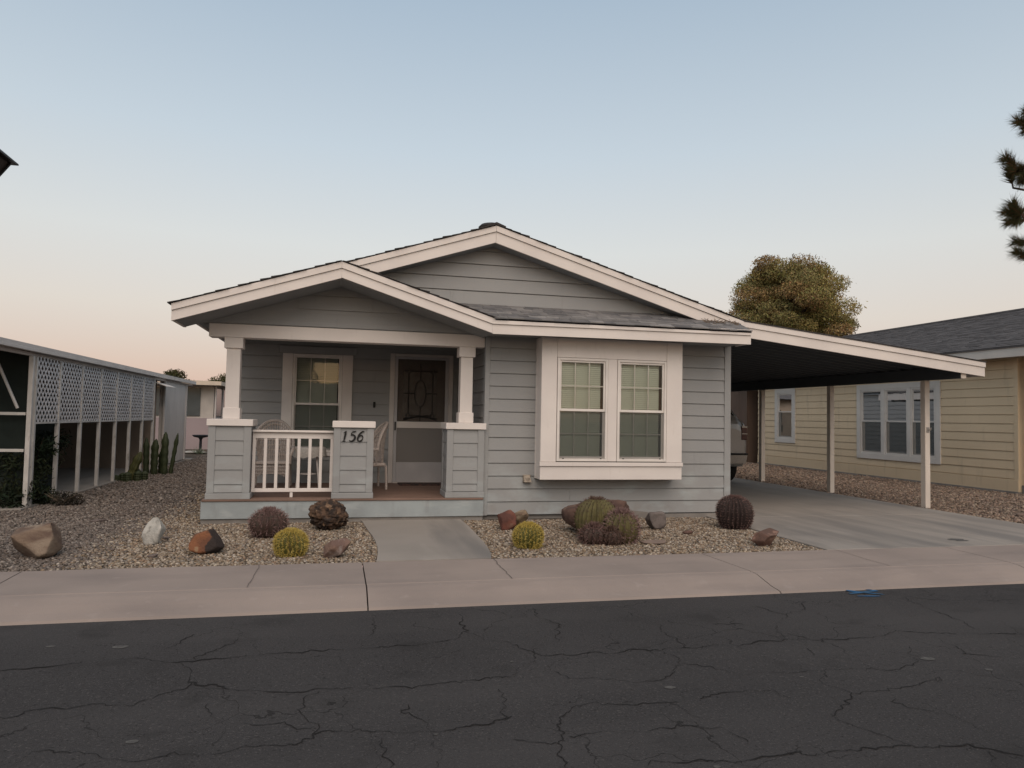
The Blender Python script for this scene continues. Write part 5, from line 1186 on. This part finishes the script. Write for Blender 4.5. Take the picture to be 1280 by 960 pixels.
# bird bath far left
bb = thing('bird_bath', 'dark bird bath standing before the distant mobile home', 'bird bath', (-4.85, 28.4, 0))
b = MB(); b.lathe([(.16, 0), (.15, .04), (.05, .08), (.045, .50), (.08, .56)], (-4.85, 28.4, -.01), 14); b.build('pedestal', mat('dark_cast', (.03, .032, .04), rough=.6), bb)
b = MB(); b.lathe([(.08, .56), (.24, .60), (.30, .66), (.28, .67), (.20, .62), (.02, .61)], (-4.85, 28.4, -.01), 18); b.build('bowl', MATS['dark_cast'], bb)
ag = thing('agave', 'small pale spiky agave at the foot of the bird bath', 'plant', (-4.8, 27.9, 0)); b = MB()
for k in range(26):
    a = k*2.4; l = .2+.25*((k*7) % 5)/5; e = .25+1.1*((k*3) % 7)/7; p = (-4.8+.04*math.cos(a), 27.9+.04*math.sin(a), 0); q = (-4.8+l*math.cos(a)*math.cos(e), 27.9+l*math.sin(a)*math.cos(e), l*math.sin(e)); w_ = (-math.sin(a)*.03, math.cos(a)*.03)
    b.add([(p[0]-w_[0], p[1]-w_[1], 0), (p[0]+w_[0], p[1]+w_[1], 0), q, (p[0], p[1], .03)], [(0, 1, 2), (0, 2, 3), (1, 3, 2)])
b.build('leaves', mat('agave_leaf', (.16, .19, .14), (.12, .15, .11), .6), ag)

# ================================================================== near pine at the right edge
px_, py2 = 11.75, 8.75
fpn = thing('pine_tree', 'long needled pine reaching bristly branch tufts in beside the driveway', 'tree', (px_, py2, 0))
b = MB(); b.tube([(px_, py2, -.1), (px_+.05, py2, 2.5), (px_, py2+.05, 5), (px_-.05, py2, 7.5), (px_, py2, 9)], [.17, .15, .12, .08, .03], 10)
rs = random.Random(6); shoots = []
want = [((9.98, 9.0, 5.62), (-.75, .1, .65)), ((10.12, 8.95, 5.40), (-.7, -.2, -.25)), ((10.02, 9.05, 4.80), (-.8, .1, .1)), ((10.10, 9.0, 4.92), (-.5, .2, .75)), ((10.06, 8.9, 4.14), (-.85, .1, .25)), ((10.22, 9.0, 6.22), (-.8, 0, .2)), ((10.20, 9.05, 4.66), (-.35, .2, -.6)), ((10.28, 9.0, 5.28), (-.3, -.1, -.8)), ((10.16, 9.1, 5.50), (-.2, 0, .9))]
for p, d in want: shoots.append((Vector(p)+Vector((-.16, 0, 0)), Vector(d).normalized(), 1.0))
for k in range(70):
    a = rs.uniform(0, 6.28); z = rs.uniform(4.2, 9.2); R0 = 1.5*(1-(z-4)/7)+.35; p = Vector((px_+R0*math.cos(a)*rs.uniform(.7, 1), py2+R0*math.sin(a)*rs.uniform(.7, 1), z))
    if p.x < 10.45+.35*max(0, z-5.5)*0: continue
    shoots.append((p, Vector((math.cos(a), math.sin(a), rs.uniform(-.1, .8))).normalized(), 1.0))
NV, NF, NC = [], [], []
rgn = np.random.default_rng(3)
for i, (p, d, s_) in enumerate(shoots):
    root = Vector((px_, py2, p.z-.45)); back = p-d*.30
    if i < len(want) or i % 2 == 0: b.tube([root, root.lerp(back, .55)+Vector((0, 0, -.05)), back, p], [.04, .025, .016, .008], 5)
    n = 320; t_ = rgn.uniform(0, 1, n)
    for k in range(n):
        o = p-d*.24*(1-t_[k]); v = rgn.normal(0, 1, 3); v = Vector(v); v = (v-d*v.dot(d)).normalized(); dr = (d*rgn.uniform(.35, 1.1)+v*rgn.uniform(.4, 1.0)).normalized(); l = rgn.uniform(.13, .22); wv = dr.cross(Vector((.3, .8, .5))).normalized()*.0042; q = len(NV)
        NV += [(o-wv)[:], (o+wv)[:], (o+dr*l)[:]]; NF.append((q, q+1, q+2)); c = (.055, .060, .026) if rgn.random() < .75 else (.12, .07, .035); NC += [c]*3
b.build('trunk', BARK, fpn)
big_mesh('needles', np.array(NV), np.array(NF), LEAF, fpn, np.array(NC), origin=(px_, py2, 0))

# ================================================================== STREET LAMP (left edge)
lx, ly = -3.55, 7.95
lamp = thing('street_lamp', 'black lantern street lamp with pyramid roof behind the sidewalk', 'street lamp', (lx, ly, 0))
IRON = mat('lamp_iron', (.015, .014, .013), rough=.55, spec=.3)
b = MB(); b.lathe([(.15, 0), (.15, .06), (.10, .12), (.085, .40), (.055, .46), (.045, .6), (.040, 3.60), (.075, 3.54), (.05, 3.60), (.11, 3.63)], (lx, ly, -.012), 14); b.build('pole', IRON, lamp)
def frus(b, h0, z0, h1, z1): return b.hexa([(lx-h0, ly-h0, z0), (lx+h0, ly-h0, z0), (lx+h0, ly+h0, z0), (lx-h0, ly+h0, z0), (lx-h1, ly-h1, z1), (lx+h1, ly-h1, z1), (lx+h1, ly+h1, z1), (lx-h1, ly+h1, z1)])
b = MB(); frus(b, .315, 3.970, .03, 4.210); frus(b, .315, 3.955, .315, 3.969); b.lathe([(.03, 0), (.05, .04), (.03, .09), (.005, .12)], (lx, ly, 4.200), 10); b.build('lantern_roof', IRON, lamp)
b = MB(); frus(b, .118, 3.620, .126, 3.645); b.build('lantern_base', IRON, lamp)
for sx, sy in ((-1, -1), (1, -1), (1, 1), (-1, 1)):
    b = MB(); b.tube([(lx+sx*.122, ly+sy*.122, 3.645), (lx+sx*.258, ly+sy*.258, 3.955)], .016, 5); b.build('lantern_bar', IRON, lamp)
AMB = mat('smoked_glass', (.030, .024, .018), rough=.3)
for k in range(4):
    c, s_ = round(math.cos(k*math.pi/2)), round(math.sin(k*math.pi/2)); b = MB()
    def rt(x, y, z): return (lx+c*x-s_*y, ly+s_*x+c*y, z)
    b.hexa([rt(-.112, -.119, 3.646), rt(.112, -.119, 3.646), rt(.112, -.114, 3.646), rt(-.112, -.114, 3.646), rt(-.245, -.254, 3.953), rt(.245, -.254, 3.953), rt(.245, -.249, 3.953), rt(-.245, -.249, 3.953)]); b.build('lantern_pane', AMB, lamp)

# ================================================================== PORCH FURNITURE
def wicker_chair(label, loc, rz):
    t = thing('wicker_chair', label, 'chair', (0, 0, 0), 'wicker chairs on the porch')
    # seat faces -Y in its own frame
    b = MB(); b.box(-.27, .27, -.26, .24, .36, .42, .02); b.build('seat', WICKER, t)
    b = MB()
    for k in range(23):
        x = -.28+.56*k/22; b.tube([(x, -.27, .36), (x, -.275, .14+.10*math.cos(x/.28*math.pi/2))], .010, 4)
    for z in (.33, .28, .23): b.tube([(-.28, -.278, z), (.28, -.278, z)], .010, 4)
    b.build('apron', WICKER, t)
    b = MB(); rim = []
    for k in range(25):
        a = math.pi*k/24; x = -.31*math.cos(a); z = .62+.44*math.sin(a)**.8; rim.append((x, .25+.05*math.sin(a)-.16*(abs(x)/.31)**2, z))
    b.tube(rim, .024, 6); b.tube([(p[0]*.86, p[1]+.01, .62+(p[2]-.62)*.86) for p in rim], .014, 5); b.build('back_rim', WICKER, t)
    b = MB()
    for k in range(1, 24):
        p = rim[k]; b.tube([(p[0]*.75, .235-.05*(p[0]/.31)**2, .42), (p[0]*.9, .25-.1*(p[0]/.31)**2, .7), p], .0095, 4)
    for z in (.50, .58, .66, .74, .82):
        b.tube([(-.27+.54*k/10, .25-.12*((-.27+.54*k/10)/.31)**2, z) for k in range(11)], .012, 4)
    b.build('back_weave', WICKER, t)
    for s_ in (-1, 1):
        b = MB(); b.tube([(s_*.31, .10, .63), (s_*.33, -.08, .64), (s_*.325, -.26, .62), (s_*.29, -.29, .52), (s_*.28, -.28, .38)], .026, 6); b.build('armrest', WICKER, t)
        b = MB()
        for k in range(7): y = -.24+.32*k/6; b.tube([(s_*.325, y, .62), (s_*.275, y, .40)], .009, 4)
        b.build('arm_weave', WICKER, t)
        for y in (-.25, .24): b = MB(); b.tube([(s_*.26, y, .38), (s_*.275, y*1.04, 0)], .020, 6); b.build('leg', WICKER, t)
    t.location = loc; t.rotation_euler = (0, 0, rz); return t
wicker_chair('wicker armchair behind the white porch railing facing the street', (-1.02, 12.35, DZ), 0)
wicker_chair('wicker armchair turned sideways between numbered pier and front door', (.47, 12.05, DZ), math.radians(-80))
tb = thing('side_table', 'small splay legged porch table behind the railing balusters', 'table', (-.46, 12.35, DZ))
b = MB(); b.lathe([(.24, 0), (.24, .02)], (-.46, 12.35, DZ+.62), 18); b.build('table_top', TRIM, tb)
b = MB(); b.lathe([(.13, 0), (.13, .015)], (-.46, 12.35, DZ+.20), 14); b.build('shelf', TRIM, tb)
for k in range(4):
    a = math.pi/4+k*math.pi/2; b = MB(); b.tube([(-.46+.16*math.cos(a), 12.35+.16*math.sin(a), DZ+.62), (-.46+.25*math.cos(a), 12.35+.25*math.sin(a), DZ)], .013, 6); b.build('leg', TRIM, tb)
b = MB(); n = 48; L = []
for i, (r_, z) in enumerate(((.01, .645), (.245, .645), (.262, .63), (.27, .57), (.275, .50))):
    for k in range(n):
        a = 2*math.pi*k/n; q = r_*(1+(.05*math.sin(a*11)*max(0, i-2)/2)); L.append((-.46+q*math.cos(a), 12.35+q*math.sin(a), DZ+z-(.03*abs(math.sin(a*6)) if i == 4 else 0)))
b.add(L, [(j*n+k, j*n+(k+1) % n, (j+1)*n+(k+1) % n, (j+1)*n+k) for j in range(4) for k in range(n)])
tag(b.build('tablecloth', mat('lace_cloth', (.52, .49, .45), (.40, .38, .35), .9, 45), smooth=True), 'pale lace cloth draped over the small porch table', 'tablecloth')
b = MB(); b.box(1.02, 1.78, 12.46, 12.88, DZ+.001, DZ+.016, .004); mt_ = b.build('door_mat', mat('mat_pattern', (.10, .055, .045), (.035, .03, .03), .95, 22, ramp=(.45, .55))); tag(mt_, 'dark patterned mat before the front door', 'door mat')
